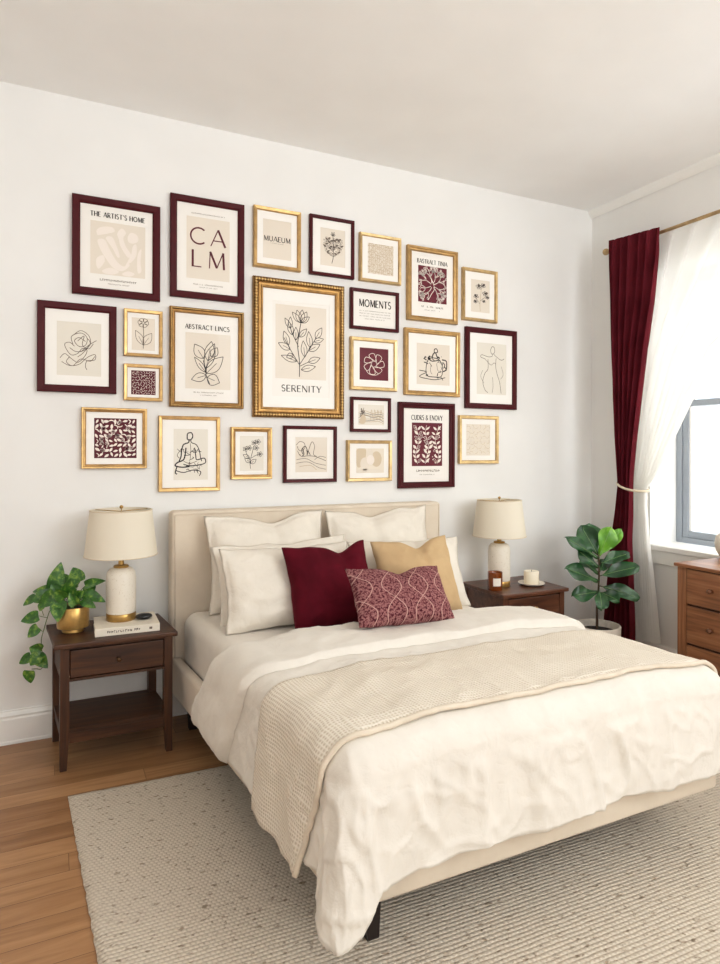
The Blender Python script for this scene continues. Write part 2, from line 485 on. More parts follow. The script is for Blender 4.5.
sash('upper_sash', .018, .044, MEET - .02, HH - .041)
sl = MB().box(-.275, -.02, -HW - .0, HW + .0, -.03, 0.0, .004)
sl.build('sill', M['trim'], win)
MB().box(-.285, -.262, -HW - .03, HW + .03, -.032, 0.0, .004).build('sill_nosing', M['trim'], win)
MB().box(-.275, -.262, -HW - .02, HW + .02, -.115, -.033, .003).build('apron', M['trim'], win)

# pale building across the street
nb = thing('apartment_building', 'pale apartment building across the street seen through the window', 'building', (9.5, 4.5, -6))
MB().box(0, 3, -14, 14, 0, 20).build('facade', M['facade'], nb)
for k in range(6):
    for j in range(3):
        y = -9 + k * 3.6
        MB().box(-.05, .04, y, y + 1.1, 4.2 + j * 3.4, 6.1 + j * 3.4).build('window', M['facade2'], nb)
for j in range(4):
    MB().box(-.12, .02, -14, 14, 3.3 + j * 3.4, 3.45 + j * 3.4).build('ledge', M['white'], nb)

# ------------------------------------------------------------------ rug
def make_rug():
    X0, X1, Y0, Y1, th = 0, 2.72, -2.35, 0, .014
    nx, ny = 120, 96; V = []; U = []; F = []
    for j in range(ny + 1):
        for i in range(nx + 1):
            x, y = lerp(X0, X1, i / nx), lerp(Y0, Y1, j / ny)
            if i in (0, nx): x += .005 * noise.noise((y * 40, i, 0))
            if j in (0, ny): y += .005 * noise.noise((x * 40, j, 3))
            e = min(i, nx - i, j, ny - j)
            z = th * (0.45 if e == 0 else 1) + .0015 * noise.noise((x * 6, y * 6, 0))
            V.append((x - .093 * y, y, z)); U.append((x, y))
    for j in range(ny):
        for i in range(nx):
            a = j * (nx + 1) + i; F.append((a, a + 1, a + nx + 2, a + nx + 1))
    # skirt to the floor
    bd = [i for i in range(nx + 1)] + [j * (nx + 1) + nx for j in range(1, ny + 1)] + [ny * (nx + 1) + i for i in range(nx - 1, -1, -1)] + [j * (nx + 1) for j in range(ny - 1, 0, -1)]
    base = len(V)
    for b in bd: V.append((V[b][0], V[b][1], .0015)); U.append(U[b])
    n = len(bd)
    for k in range(n): F.append((bd[(k + 1) % n], bd[k], base + k, base + (k + 1) % n))
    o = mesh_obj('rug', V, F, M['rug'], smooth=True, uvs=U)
    o.location = (.06, 2.727, 0); o.rotation_euler = (0, 0, math.radians(-2.0))
    tag(o, 'chunky woven oatmeal wool rug under the bed', 'rug')
make_rug()

# ------------------------------------------------------------------ bed
BX0, BX1, BYF, BYH = .540, 1.957, 1.49, 3.2
bed = thing('bed', 'cream upholstered bed with a tall padded headboard and low rails', 'bed', ((BX0 + BX1) / 2, 2.3, 0))
SHK = .085   # the bed runs a little askew to the wall
def shx(y): return SHK * (3.2 - y)
def SH(mb):
    for v in mb.bm.verts: v.co.x += shx(v.co.y)
    return mb
def B(mb): # shift world-built shapes into the bed's frame
    for v in mb.bm.verts: v.co -= Vector(((BX0 + BX1) / 2, 2.3, 0))
    return mb
B(MB().box(.528, 2.085, 3.215, 3.325, .16, 1.05, .022, 4)).build('headboard', M['uph'], bed, True, 50)
mb = MB()
ring = [(.545, 3.2145, .18), (.545, 3.2145, 1.034), (2.068, 3.2145, 1.034), (2.068, 3.2145, .18)]
mb.tube(ring, .0035, 6); B(mb).build('piping', M['uph'], bed, True)
for x0, x1 in ((BX0 - .012, BX0 + .038), (BX1 - .038, BX1 + .012)):
    B(SH(MB().box(x0, x1, BYF + .055, 3.214, .165, .338, .016, 3))).build('side_rail', M['uph'], bed, True, 50)
B(SH(MB().box(BX0 - .012, BX1 + .012, BYF - .01, BYF + .05, .165, .338, .016, 3))).build('foot_rail', M['uph'], bed, True, 50)
B(SH(MB().box(BX0 + .04, BX1 - .04, BYF + .055, 3.21, .27, .29))).build('slat_base', M['dark'], bed)
for (x, y) in ((.795, 1.575), (1.95, 1.95), (.62, 3.15), (1.98, 3.15)):
    z1 = .27 if y < 2.5 else .165
    mb = MB(); a, b = .026, .018
    mb.prism([(x - b, y - b, .0145 if y < 2.6 else 0.001), (x + b, y - b, .0145 if y < 2.6 else 0.001), (x + b, y + b, .0145 if y < 2.6 else 0.001), (x - b, y + b, .0145 if y < 2.6 else 0.001)], [(x - a, y - a, z1), (x + a, y - a, z1), (x + a, y + a, z1), (x - a, y + a, z1)])
    B(mb).build('leg', M['dleg'], bed)
mt = thing('mattress', 'mattress in a pale fitted sheet on the upholstered bed', 'mattress', (1.30, 2.35, .291))
mb = MB().box(-.725, .62, -.80, .855, 0.0, .272, .065, 6)
for v in mb.bm.verts: v.co.x += shx(v.co.y + 2.35)
mb.build('fitted_sheet', M['sheet'], mt, True, 60)

# duvet as one draped surface, also the base for the fold and the throw
TOP, XL, XR, YF = .600, .588, 1.915, 1.525
R = .085
def fbm(x, y, z, o=4):
    a, s, f = 0.0, 1.0, 1.0
    for _ in range(o):
        a += s * noise.noise((x * f, y * f, z * f)); s *= .5; f *= 2.03
    return a
HEM_L = [(1.2, .275), (1.5, .285), (1.9, .275), (2.2, .295), (2.6, .31)]
def raw(p, q, grow=0.0):
    dx = (p - XL) if p < XL else (p - XR if p > XR else 0.0)
    dy = (q - YF) if q < YF else 0.0
    d = math.hypot(dx, dy)
    cx, cy = min(max(p, XL), XR), max(q, YF)
    puff = .018 * smooth01((cx - XL) / .25) * smooth01((XR - cx) / .25)
    hump = .010 * fbm(p * 3.0, q * 3.2, 4, 3)
    r = R + grow
    top = TOP + puff + hump * .8
    if d < 1e-9: return Vector((cx, cy, top)), 0.0, Vector((0, 0, 1))
    nx, ny = dx / d, dy / d
    corner = abs(nx * ny) * 2
    flare = .10 + .20 * corner ** 1.5
    if dx > 0: flare = .05 + .13 * smooth01((1.9 - q) / .5)
    a = min(d / r, PI / 2)
    out = r * math.sin(a); z = top - r * (1 - math.cos(a))
    drop = max(0.0, d - r * PI / 2)
    out += flare * drop
    z -= drop * math.sqrt(1 - min(.9, flare) ** 2)
    return Vector((cx + nx * out, cy + ny * out, z)), drop, Vector((nx, ny, 0))
def surf(p, q):
    P, drop, n = raw(p, q)
    cf = lerp(1, .12, smooth01((q - 1.42) / .4)) if p < XL + .1 else 1.0
    if drop > 0:
        k = smooth01(drop / .22)
        s = (P.x * 1.0 + P.y * 1.0)
        # hanging folds, streaks running down
        f = fbm(P.x * 5.0, P.y * 5.0, P.z * .9, 2)
        P += n * (.022 * k * f * (.35 + .65 * cf))
        w_ = 1 - abs(noise.noise((P.x * 5.5, P.y * 5.5, P.z * 2.4 + P.x * 1.5))) * 5
        P += n * (.012 * cf * smooth01(drop / .06) * max(0, w_) ** 1.6)
        w_ = 1 - abs(noise.noise((P.x * 10 + P.z * 6, P.y * 10, P.z * 6 - P.x * 3 + 5))) * 5
        P += n * (.007 * cf * smooth01(drop / .04) * max(0, w_) ** 1.6)
    w2 = 1 - abs(fbm(p * 6.0 + q * 2, q * 5.0 - p * 2, 9, 2)) * 2.0
    amp = .0065 if (q < YF + .1) else .0045
    up = Vector((0, 0, 1)) if n.z else n
    P += up * amp * max(0, w2) ** 2
    P += up * .0022 * fbm(p * 22, q * 22, 2, 2)
    P.x += shx(P.y)
    return P
def surf_n(p, q):
    e = .006
    a = surf(p + e, q) - surf(p - e, q); b = surf(p, q + e) - surf(p, q - e)
    n = a.cross(b); n.normalize(); return n
def drop_len(ztop, zhem, flare=.1): return R * PI / 2 + (ztop - R - zhem) / math.sqrt(1 - flare * flare)

def sheet(name, parent, mat, pu, qv, NU, NV, off, smoothuv=True, thick=.012):
    """pu(s,t), qv(s,t): flat coordinates; off(s,t,p,q): lift along the normal"""
    V, U, F = [], [], []
    for j in range(NV + 1):
        for i in range(NU + 1):
            s, t = i / NU, j / NV
            p, q = pu(s, t), qv(s, t)
            P = surf(p, q); h = off(s, t, p, q)
            if h: P = P + surf_n(p, q) * h
            V.append(P); U.append((p, q))
    for j in range(NV):
        for i in range(NU):
            a = j * (NU + 1) + i; F.append((a, a + 1, a + NU + 2, a + NU + 1))
    o = mesh_obj(name, V, F, mat, parent, True, U)
    if thick:
        m = o.modifiers.new('thickness', 'SOLIDIFY'); m.thickness = thick; m.offset = -1.0
    return o

duvet = thing('duvet', 'cream linen duvet spread over the bed, hanging past its foot and sides', 'duvet', (0, 0, 0))
LEFT = drop_len(TOP, .262); FOOT = drop_len(TOP, .262); RIGHT = drop_len(TOP, .33)
YB = 2.42
def d_p(s, t): return lerp(XL - 1, XR + 1, s)
NU, NV = 210, 170
S0, S1 = XL - LEFT, XR + RIGHT; Q0, Q1 = YF - FOOT, YB
def dp(s, t):
    p = lerp(S0, S1, s); return p
def dq(s, t):
    return lerp(Q0, Q1, t)
def corner_scale(p, q):
    # trims the corner of the cloth so that its tip hangs a hand above the floor
    dx = XL - p if p < XL else (p - XR if p > XR else 0); dy = YF - q if q < YF else 0
    if dx > 0 and dy > 0:
        d = math.hypot(dx, dy); nx, ny = dx / d, dy / d
        ex = LEFT if p < XL else RIGHT
        de = min(ex / nx, FOOT / ny)
        c = (nx * ny * 2)
        want = lerp(lerp(ex, FOOT, ny * ny), FOOT + .115 if p < XL else FOOT, c ** 1.2)
        k = want / de
        if k != 1: d2 = d * k; return (XL - nx * d2 if p < XL else XR + nx * d2, YF - ny * d2)
    return p, q
V, U, F = [], [], []
for j in range(NV + 1):
    for i in range(NU + 1):
        p, q = corner_scale(dp(i / NU, 0), dq(0, j / NV))
        if j in (0,): q += .010 * noise.noise((p * 6, 0, 1))
        V.append(surf(p, q)); U.append((p, q))
for j in range(NV):
    for i in range(NU):
        a = j * (NU + 1) + i; F.append((a, a + 1, a + NU + 2, a + NU + 1))
o = mesh_obj('cover', V, F, M['duvet'], duvet, True, U)
m = o.modifiers.new('thickness', 'SOLIDIFY'); m.thickness = .010; m.offset = -1.0

# the top of the duvet folded back towards the foot
FL = drop_len(TOP, .272) + .02
def fold_p(s, t): return lerp(XL - FL, XR + RIGHT * .9, s)
def fold_y(p):
    k = max(0.0, XL - p) / FL
    near = 2.075 + .012 * noise.noise((p * 4, 2, 0)) + .16 * k ** 1.3
    far = 2.385 + .02 * noise.noise((p * 3, 7, 0)) + .23 * smooth01(k)
    return near, far
def fold_q(s, t):
    n, f = fold_y(fold_p(s, t)); return lerp(n, f, t)
def fold_h(s, t, p, q):
    e = min(t / .05, 1.0); g = min((1 - t) / .14, 1.0); b = min(s / .035, 1.0)
    rnd_ = math.sqrt(max(0, 1 - (1 - e) ** 2)) * math.sqrt(max(0, 1 - (1 - g) ** 2)) * math.sqrt(max(0, 1 - (1 - b) ** 2))
    return .001 + rnd_ * (.030 + .010 * fbm(p * 5, q * 5, 5, 2) + .014 * smooth01((XL - p) / .3))
sheet('folded_band', duvet, M['duvet'], fold_p, fold_q, 150, 36, fold_h, thick=0)

# waffle throw
throw = thing('throw_blanket', 'beige waffle-weave throw laid across the foot of the bed', 'blanket', (0, 0, 0))
TL = drop_len(TOP, .232) + .010; TR_ = drop_len(TOP, .40)
def th_p(s, t): return lerp(XL - TL + .016 * noise.noise((t * 4, 3, 0)), XR + TR_, s)
def th_edges(p):
    k = max(0.0, XL - p) / TL
    return 1.515 + .075 * smooth01(k) + .006 * noise.noise((p * 4, 0, 0)), 1.955 + .015 * smooth01(k) + .008 * noise.noise((p * 3, 9, 0))
def th_q(s, t):
    n, f = th_edges(th_p(s, t)); return lerp(n, f, t)
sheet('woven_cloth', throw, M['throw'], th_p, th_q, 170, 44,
      lambda s, t, p, q: .0115 + .004 * fbm(p * 6, q * 8, 1, 2) + .006 * smooth01((XL - p - .1) / .25) * math.sin(q * 27 + 1.3), thick=.008)
for name, tt in (('hem', 0.0),):
    pts = []
    for i in range(0, 171):
        s = i / 170; p, q = th_p(s, tt), th_q(s, tt)
        h = .0105 + .004 * fbm(p * 6, q * 8, 1, 2) + .006 * smooth01((XL - p - .1) / .25) * math.sin(q * 27 + 1.3)
        pts.append(surf(p, q) + surf_n(p, q) * h)
    MB().tube(pts, .0085, 8).build(name, M['hem'], throw, True)

# ------------------------------------------------------------------ pillows
def pillow(name, label, w, h, T, base, top, xc, mat, rz=0.0, tilt=0.0, pinch=.10, flange=0.0, chop=0.0, chop_u=.1, seed=0, cat='pillow', wr=1.0, piping=None, group=None, xshift=0):
    """base, top: (y, z) of lower and upper edge; xc: middle; tilt: roll in its own plane"""
    N = 44; V = [[], []]; U = []
    r_ = seed * 13.7
    for side in (0, 1):
        for j in range(N + 1):
            for i in range(N + 1):
                a, b = -1 + 2 * i / N, -1 + 2 * j / N
                a = math.copysign(abs(a) ** .85, a); b = math.copysign(abs(b) ** .85, b)
                x = w / 2 * a * (1 - pinch * (1 - b * b) ** 1.2 * abs(a) ** 3)
                z = h / 2 * b * (1 - pinch * (1 - a * a) ** 1.2 * abs(b) ** 3)
                fa = abs(a) * (1 + flange); fb = abs(b) * (1 + flange)
                ta = max(0, 1 - fa ** 2.3); tb = max(0, 1 - fb ** 2.3)
                t = T / 2 * (ta * tb) ** .5
                # sag: fuller towards the bottom
                t *= 1 + .16 * (-b)
                if chop:
                    g = math.exp(-((a - chop_u) / .30) ** 2)
                    g2 = math.exp(-((a - chop_u) / .09) ** 2)
                    up = smooth01((b + .25) / 1.25)
                    z -= chop * h * g * up ** 1.5
                    t *= 1 - .35 * g2 * up
                k = (ta * tb) ** .3
                if max(abs(a), abs(b)) < .995: t = max(t, .0035)
                t += wr * .009 * k * fbm(a * 2.4 + r_, b * 2.4, side * 5 + r_, 3)
                c_ = max(0, 1 - abs(noise.noise((a * 3 + r_, b * 3, 2 + side))) * 4)
                t += wr * .007 * k * c_
                x += .007 * wr * noise.noise((b * 3, r_, 1.0)); z += .010 * wr * noise.noise((a * 3, r_, 3.0))
                V[side].append(Vector((x, -t if side == 0 else t, z)))
                U.append((x + .5, z + .5))
    verts = V[0] + V[1]; n1 = (N + 1) ** 2; F = []
    for j in range(N):
        for i in range(N):
            a = j * (N + 1) + i
            F.append((a, a + 1, a + N + 2, a + N + 1))
            F.append((n1 + a + N + 1, n1 + a + N + 2, n1 + a + 1, n1 + a))
    o = mesh_obj(name, verts, F, mat, None, True, U)
    bm = bmesh.new(); bm.from_mesh(o.data); bmesh.ops.remove_doubles(bm, verts=bm.verts, dist=.0006); bm.to_mesh(o.data); bm.free()
    ang = math.atan2(top[0] - base[0], top[1] - base[1])
    o.rotation_mode = 'XYZ'
    o.matrix_world = Matrix.Translation((xc, (base[0] + top[0]) / 2, (base[1] + top[1]) / 2)) @ Matrix.Rotation(rz, 4, 'Z') @ Matrix.Rotation(-ang, 4, 'X') @ Matrix.Rotation(tilt, 4, 'Y')
    tag(o, label, cat, group)
    return o
SZ = .572
pillow('sleeping_pillow', 'tall cream linen sham against the left half of the headboard', .625, .475, .17, (3.045, SZ), (3.15, 1.03), .985, M['sham'], flange=.08, pinch=.07, chop=.07, chop_u=.1, seed=1, tilt=-.01)
pillow('sleeping_pillow', 'tall white linen sham against the headboard behind the gold cushion', .63, .475, .17, (3.045, SZ), (3.15, 1.035), 1.625, M['sham'], flange=.08, pinch=.07, chop=.06, chop_u=-.15, seed=2, tilt=-.01)
pillow('sleeping_pillow', 'cream linen pillow mostly hidden behind the front left pillow', .68, .37, .11, (2.85, SZ), (2.965, .905), 1.01, M['sham'], flange=.07, pinch=.06, chop=.02, seed=3, tilt=-.03)
pillow('sleeping_pillow', 'plump cream linen pillow leaning just left of the burgundy velvet cushion', .63, .375, .19, (2.695, SZ), (2.84, .905), .985, M['sham'], flange=.05, pinch=.06, chop=.03, chop_u=.2, seed=4)
pillow('sleeping_pillow', 'white linen pillow on the right behind the gold cushion', .64, .365, .19, (2.70, SZ), (2.84, .895), 1.615, M['sham'], flange=.05, pinch=.06, chop=.02, seed=5, tilt=.02)
pillow('throw_pillow', 'square burgundy velvet cushion with a dented top edge', .405, .385, .17, (2.55, SZ + .004), (2.69, .925), 1.122, M['vburg'], pinch=.07, chop=.10, chop_u=.35, seed=6, cat='cushion', wr=.6, tilt=-.03)
pillow('throw_pillow', 'square golden beige velvet cushion with a dented top edge', .41, .385, .17, (2.52, SZ + .006), (2.67, .93), 1.55, M['vgold'], pinch=.07, chop=.11, chop_u=.15, seed=7, cat='cushion', wr=.6, tilt=-.03, rz=-.04)
pillow('throw_pillow', 'small rectangular burgundy cushion with a pale ogee pattern in front', .44, .26, .14, (2.235, .662), (2.385, .845), 1.30, M['lumbar'], pinch=.06, chop=.10, chop_u=.05, seed=8, cat='cushion', wr=.5, tilt=.05)

# ------------------------------------------------------------------ nightstands
def nightstand(label, loc, W, Dp, Ht, mx, mz, ndraw, knobmat, skew=0.0, ovl=0.0):
    """front faces -Y, base at loc, x from 0 to W, y from 0 (front) to Dp"""
    t = thing('nightstand', label, 'nightstand', loc, 0)
    lw = .036
    MB().box(-.018 - ovl, W + .018, -.022, Dp + .005, Ht - .022, Ht, .005, 2).build('top', mx, t)
    for (x, y, sx, sy) in ((0, 0, 1, 1), (W - lw, 0, -1, 1), (0, Dp - lw, 1, -1), (W - lw, Dp - lw, -1, -1)):
        mb = MB(); z0 = .10 if ndraw == 1 else .05
        tx = .010
        ax0, ax1 = (x, x + lw - tx) if sx > 0 else (x + tx, x + lw)
        ay0, ay1 = (y, y + lw - tx) if sy > 0 else (y + tx, y + lw)
        mb.prism([(ax0, ay0, .001), (ax1, ay0, .001), (ax1, ay1, .001), (ax0, ay1, .001)], [(x, y, .15), (x + lw, y, .15), (x + lw, y + lw, .15), (x, y + lw, .15)])
        mb.box(x, x + lw, y, y + lw, .15, Ht - .0225)
        mb.build('leg', mz, t)
    zb = Ht - .0225 - (.145 if ndraw == 1 else .30)
    for x in (.006, W - .026):
        MB().box(x, x + .02, lw, Dp - lw, zb, Ht - .0225).build('side_panel', mx, t)
    MB().box(lw, W - lw, Dp - .03, Dp - .01, zb, Ht - .0225).build('back_panel', mx, t)
    MB().box(lw, W - lw, .004, .030, zb, zb + .012).build('drawer_rail', mx, t)
    if ndraw > 1: MB().box(lw, W - lw, .004, .030, zb + .146, zb + .158).build('drawer_rail', mx, t)
    MB().box(lw, W - lw, .004, .030, Ht - .032, Ht - .0225).build('drawer_rail', mx, t)
    for k in range(ndraw):
        z1 = Ht - .034 - k * .146; z0 = z1 - (.119 if ndraw == 1 else .13)
        d = MB().box(lw + .003, W - lw - .003, -.001, Dp - .05, z0 + .002, z1 - .002, .003).build('drawer', mx, t)
        zc = (z0 + z1) / 2
        mb = MB().tube([(W / 2, -.002, zc), (W / 2, -.008, zc), (W / 2, -.014, zc)], [.009, .005, .005], 16)
        mb.ball((W / 2, -.019, zc), .0105, 1, .75, 1)
        mb.build('knob', knobmat, d, True)
    if ndraw == 1:
        MB().box(.004, W - .004, .008, Dp - .008, .155, .172).build('shelf', mx, t)
        MB().box(lw, W - lw, .006, .026, .112, .1545).build('shelf_apron', mx, t)
        for x in (.008, W - .026): MB().box(x, x + .018, lw, Dp - lw, .112, .1545).build('shelf_apron', mx, t)
    if skew:   # the piece stands slightly out of square
        todo = list(t.children)
        for c in todo:
            for v in c.data.vertices: v.co.x -= skew * v.co.y
            for g in c.children:
                for v in g.data.vertices: v.co.x -= skew * v.co.y
    return t
NSL = nightstand('dark walnut nightstand with one drawer and a low shelf, left of the bed', (.034, 2.955, 0), .458, .345, .54, M['dark'], M['darkz'], 1, M['bronze'], .085, .008)
NSR = nightstand('walnut nightstand coloured redder as if lit, between the bed and the potted fig', (2.318, 2.925, 0), .455, .39, .535, M['dark_lit'], M['dark_litz'], 2, M['brass'])

# ------------------------------------------------------------------ lamps
def lamp(label, x, y, z, rb, hb, rs0, rs1, zs0, zs1):
    t = thing('table_lamp', label, 'lamp', (x, y, z))
    MB().lathe([(0, 0), (rb * .98, 0), (rb, .003), (rb, .030), (rb * .97, .033), (0, .033)], 48).build('base_ring', M['brass'], t, True, 40)
    sh = hb
    MB().lathe([(0, .0335), (rb * .97, .0335), (rb, .040), (rb * 1.01, sh * .5), (rb * 1.0, sh - .045), (rb * .95, sh - .022), (rb * .80, sh - .007), (rb * .55, sh), (0, sh)], 48).build('body', M['ceram'], t, True, 60)
    mb = MB().lathe([(0, sh + .0005), (rb * .50, sh + .0005), (rb * .52, sh + .004), (rb * .48, sh + .010), (rb * .2, sh + .013), (rb * .18, sh + .034), (rb * .26, sh + .037), (rb * .26, zs0 + .05), (0, zs0 + .05)], 32)
    mb.build('neck', M['brass'], t, True, 40)
    MB().ball((0, 0, zs0 + .085), .028, 1, 1, 1.2).build('bulb', M['white'], t, True)
    mb = MB(); th = .0025
    mb.lathe([(rs0, zs0), (rs1, zs1), (rs1 - th, zs1), (rs0 - th, zs0), (rs0, zs0)], 72)
    sd = mb.build('shade', M['shade'], t, True, 40)
    for r, zz in ((rs0, zs0 + .002), (rs1, zs1 - .002)):
        MB().tube([(r * math.cos(2 * PI * k / 72), r * math.sin(2 * PI * k / 72), zz) for k in range(72)], .0022, 6, True).build('trim', M['cord'], sd, True)
    mb = MB()
    for k in range(3):
        a = 2 * PI * k / 3 + .4
        mb.tube([(0, 0, zs1 - .008), ((rs1 - .003) * math.cos(a), (rs1 - .003) * math.sin(a), zs1 - .004)], .0018, 6)
    mb.tube([(0, 0, zs0 + .12), (0, 0, zs1 + .006)], .0022, 8)
    mb.ball((0, 0, zs1 + .012), .0085)
    mb.build('finial', M['brass'], t, True)
    return t
BKT = .54 + .034
lamp('ivory ceramic table lamp standing on the book on the left nightstand', .289, 3.125, BKT + .0005, .065, .238, .159, .135, .294, .503)
lamp('ivory ceramic table lamp standing on the right nightstand', 2.452, 3.135, .5355, .066, .258, .160, .133, .300, .520)

# book, black tray-like stone
bk = thing('book', 'cream hardback book lying under the left table lamp', 'book', (.308, 3.10, .5405), math.radians(-1.5))
MB().box(-.131, .131, -.112, .108, .003, .031).build('pages', M['pages'], bk)
mb = MB().box(-.135, .135, -.115, .111, 0, .003, .001); mb.box(-.135, .135, -.115, .111, .031, .034, .001); mb.box(-.135, .135, -.118, -.1135, 0, .034, .0015)
cv = mb.build('cover', M['book'], bk)
mb = MB(); x = -.085
rb = random.Random(3)
while x < .05:
    w_ = rb.uniform(.004, .008)
    if rb.random() > .18:
        mb.box(x, x + w_ * .35, -.1186, -.1180, .012, .021); mb.box(x, x + w_, -.1186, -.1180, .012 + rb.choice((0, .0035, .0075)), .0135 + rb.choice((0, .0035, .0075)) + .0015)
    x += w_ + .003
mb.build('lettering', M['softink'], cv)
MB().box(.090, .102, -.1186, -.1180, .012, .022).build('emblem', M['softink'], cv)
st = MB(); st.ball((0, 0, .0142), .034, 1.1, .75, .42, 24, 14)
o = st.build('black_stone', M['black'], None, True); o.location = (.383, 3.075, BKT + .0007); tag(o, 'smooth flat black stone on the book beside the lamp base', 'stone')

# candles
cj = thing('candle', 'amber glass jar candle with a pale label on the right nightstand', 'candle', (2.352, 3.045, .5355))
MB().lathe([(0, 0), (.041, 0), (.043, .003), (.043, .105), (.041, .106), (.040, .104), (.040, .008), (0, .008)], 48).build('jar', M['amber'], cj, True, 40)
MB().lathe([(0, .0085), (.0392, .0085), (.0392, .062), (0, .063)], 40).build('wax', M['wax'], cj, True, 40)
mb = MB(); n = 10; a0 = math.radians(-142); a1 = math.radians(-78)
pb = [(.0435 * math.cos(lerp(a0, a1, k / n)), .0435 * math.sin(lerp(a0, a1, k / n)), .028) for k in range(n + 1)]
for k in range(n):
    a, b = pb[k], pb[k + 1]
    f = [mb.bm.verts.new(c) for c in (a, b, (b[0], b[1], .074), (a[0], a[1], .074))]; mb.bm.faces.new(f)
mb.build('label', M['label'], cj, True)
ds = MB().lathe([(0, 0), (.045, 0), (.062, .004), (.080, .014), (.0805, .017), (.078, .017), (.060, .009), (0, .008)], 56).build('dish', M['ceram'], None, True, 50)
ds.location = (2.638, 3.06, .5355); tag(ds, 'shallow ivory saucer under the white pillar candle', 'dish')
pc = thing('candle', 'short white pillar candle standing on the shallow saucer', 'candle', (2.638, 3.06, .5440))
MB().lathe([(0, 0), (.044, 0), (.0455, .002), (.0455, .074), (.043, .077), (.03, .074), (0, .073)], 48).build('wax', M['wax'], pc, True, 50)
MB().tube([(0, 0, .073), (.001, 0, .080), (.003, 0, .085)], .0012, 6).build('wick', M['ink'], pc)

# ------------------------------------------------------------------ plants
def leaf_mesh(V, F, base, tip, width, normal, fold=.25, droop=.0, shape='heart', curl=0.0, N=10):
    base, tip = Vector(base), Vector(tip); ax = tip - base; L = ax.length; ax.normalize()
    nrm = Vector(normal); nrm = (nrm - ax * nrm.dot(ax)).normalized(); side = ax.cross(nrm)
    st = len(V); cols = 7
    for i in range(N + 1):
        t = i / N
        if shape == 'heart':
            wv = (math.sin(PI * min(1, t * .90 + .10) ** .60)) ** .8 if t < 1 else 0
        else:
            wv = (math.sin(PI * t ** 1.25) ** .55) * (.5 + .55 * smooth01(t * 1.4)) if 0 < t < 1 else (0 if t == 1 else .05)
        for k in range(cols):
            s = -1 + 2 * k / (cols - 1)
            c = base + ax * (L * t) + side * (s * wv * width / 2)
            c += nrm * (fold * abs(s) * wv * width / 2 - droop * L * t * t + curl * math.sin(t * 9 + s * 2) * .012 * abs(s))
            if shape == 'heart' and t < .12 and s != 0: c -= ax * (L * .06 * abs(s))
            V.append(c)
    for i in range(N):
        for k in range(cols - 1):
            a = st + i * cols + k; F.append((a, a + 1, a + cols + 1, a + cols))

# pothos: local x = image right, y = away from camera
YAW = math.radians(25.73)
po = thing('potted_pothos', 'trailing variegated pothos in a footed brass pot on the left nightstand', 'plant', (.088, 3.135, .5405), -YAW)
MB().lathe([(0, 0), (.044, 0), (.046, .003), (.044, .017), (.060, .0185), (.0665, .022), (.0675, .030), (.0675, .112), (.0665, .1135), (.064, .112), (.062, .034), (0, .026)], 56).build('pot', M['brass'], po, True, 35)
MB().lathe([(0, .100), (.0612, .099), (.0612, .09), (0, .09)], 40).build('soil', M['soil'], po, True)
S_ = .00448   # metres per photo pixel at this depth; leaf list: tip offset from the pot's rim centre, in pixels
def L2(px, py, d=0.0): return Vector(((px - 72) * S_, d, (604 - py) * S_ + .112))
leaves = [  # base px, tip px, width(m), depth base, depth tip, normal
    ((55, 585), (61, 560), .064, -.02, -.01, (.5, -.9, .2)), ((78, 580), (69, 566), .070, 0, .02, (-.2, -.8, .6)), ((84, 584), (103, 578), .052, .0, .01, (0, -.6, .8)),
    ((82, 590), (106, 598), .052, -.01, -.02, (.2, -.8, .6)), ((84, 596), (99, 603), .040, -.03, -.05, (.2, -.9, .3)), ((72, 592), (74, 574), .062, -.03, -.05, (0, -1, .3)),
    ((52, 588), (33, 588), .050, -.02, -.02, (0, -.7, .7)), ((50, 592), (36, 596), .055, -.03, -.06, (0, -.9, .3)), ((58, 590), (45, 602), .062, -.04, -.07, (.3, -.95, .1)),
    ((64, 598), (65, 615), .066, -.05, -.085, (0, -1, .25)), ((60, 598), (70, 600), .052, -.05, -.06, (.1, -.9, .5)), ((70, 588), (60, 573), .055, .02, .03, (0, -.8, .5)),
    ((76, 596), (86, 587), .055, -.03, -.04, (0, -.9, .4)), ((66, 584), (75, 571), .060, .04, .06, (.1, -.8, .5)), ((62, 594), (54, 580), .050, -.03, -.04, (.3, -.9, .2)),
    ((39, 593), (27, 601), .034, -.04, -.05, (0, -.9, .4)), ((80, 600), (74, 588), .045, -.05, -.06, (0, -1, .3)), ((68, 594), (62, 584), .05, -.05, -.08, (0, -1, .2)),
    ((88, 592), (94, 584), .045, .01, .0, (0, -.8, .5)), ((47, 600), (45, 606), .03, -.05, -.06, (0, -1, .2)),
    # trailing stem
    ((43, 611), (26, 616), .048, -.05, -.06, (0, -1, .3)), ((44, 622), (34, 631), .046, -.06, -.07, (-.1, -1, .3)), ((47, 645), (36, 641), .056, -.06, -.07, (-.2, -1, .3)),
    ((44, 650), (55, 660), .052, -.06, -.08, (.2, -1, .3)), ((37, 650), (25, 657), .040, -.06, -.065, (-.1, -1, .3)), ((36, 664), (36, 677), .052, -.06, -.06, (-.1, -1, .2)), ((46, 648), (39, 657), .05, -.07, -.09, (0, -1, .2)),
]
V, F = [], []
for (b, t, w_, db, dt, nm) in leaves:
    leaf_mesh(V, F, L2(*b, db), L2(*t, dt), w_ * 1.12, nm, .28, .10, 'heart')
mesh_obj('foliage', V, F, M['pothos'], po, True)
mb = MB()
for (b, t, w_, db, dt, nm) in leaves[:20]:
    s0 = Vector((rnd.uniform(-.03, .03), rnd.uniform(-.03, .02), .097)); e = L2(*b, db)
    mid = (s0 + e) / 2 + Vector((0, 0, .02))
    mb.tube(catmull([s0, mid, e], 4), .0016, 5)
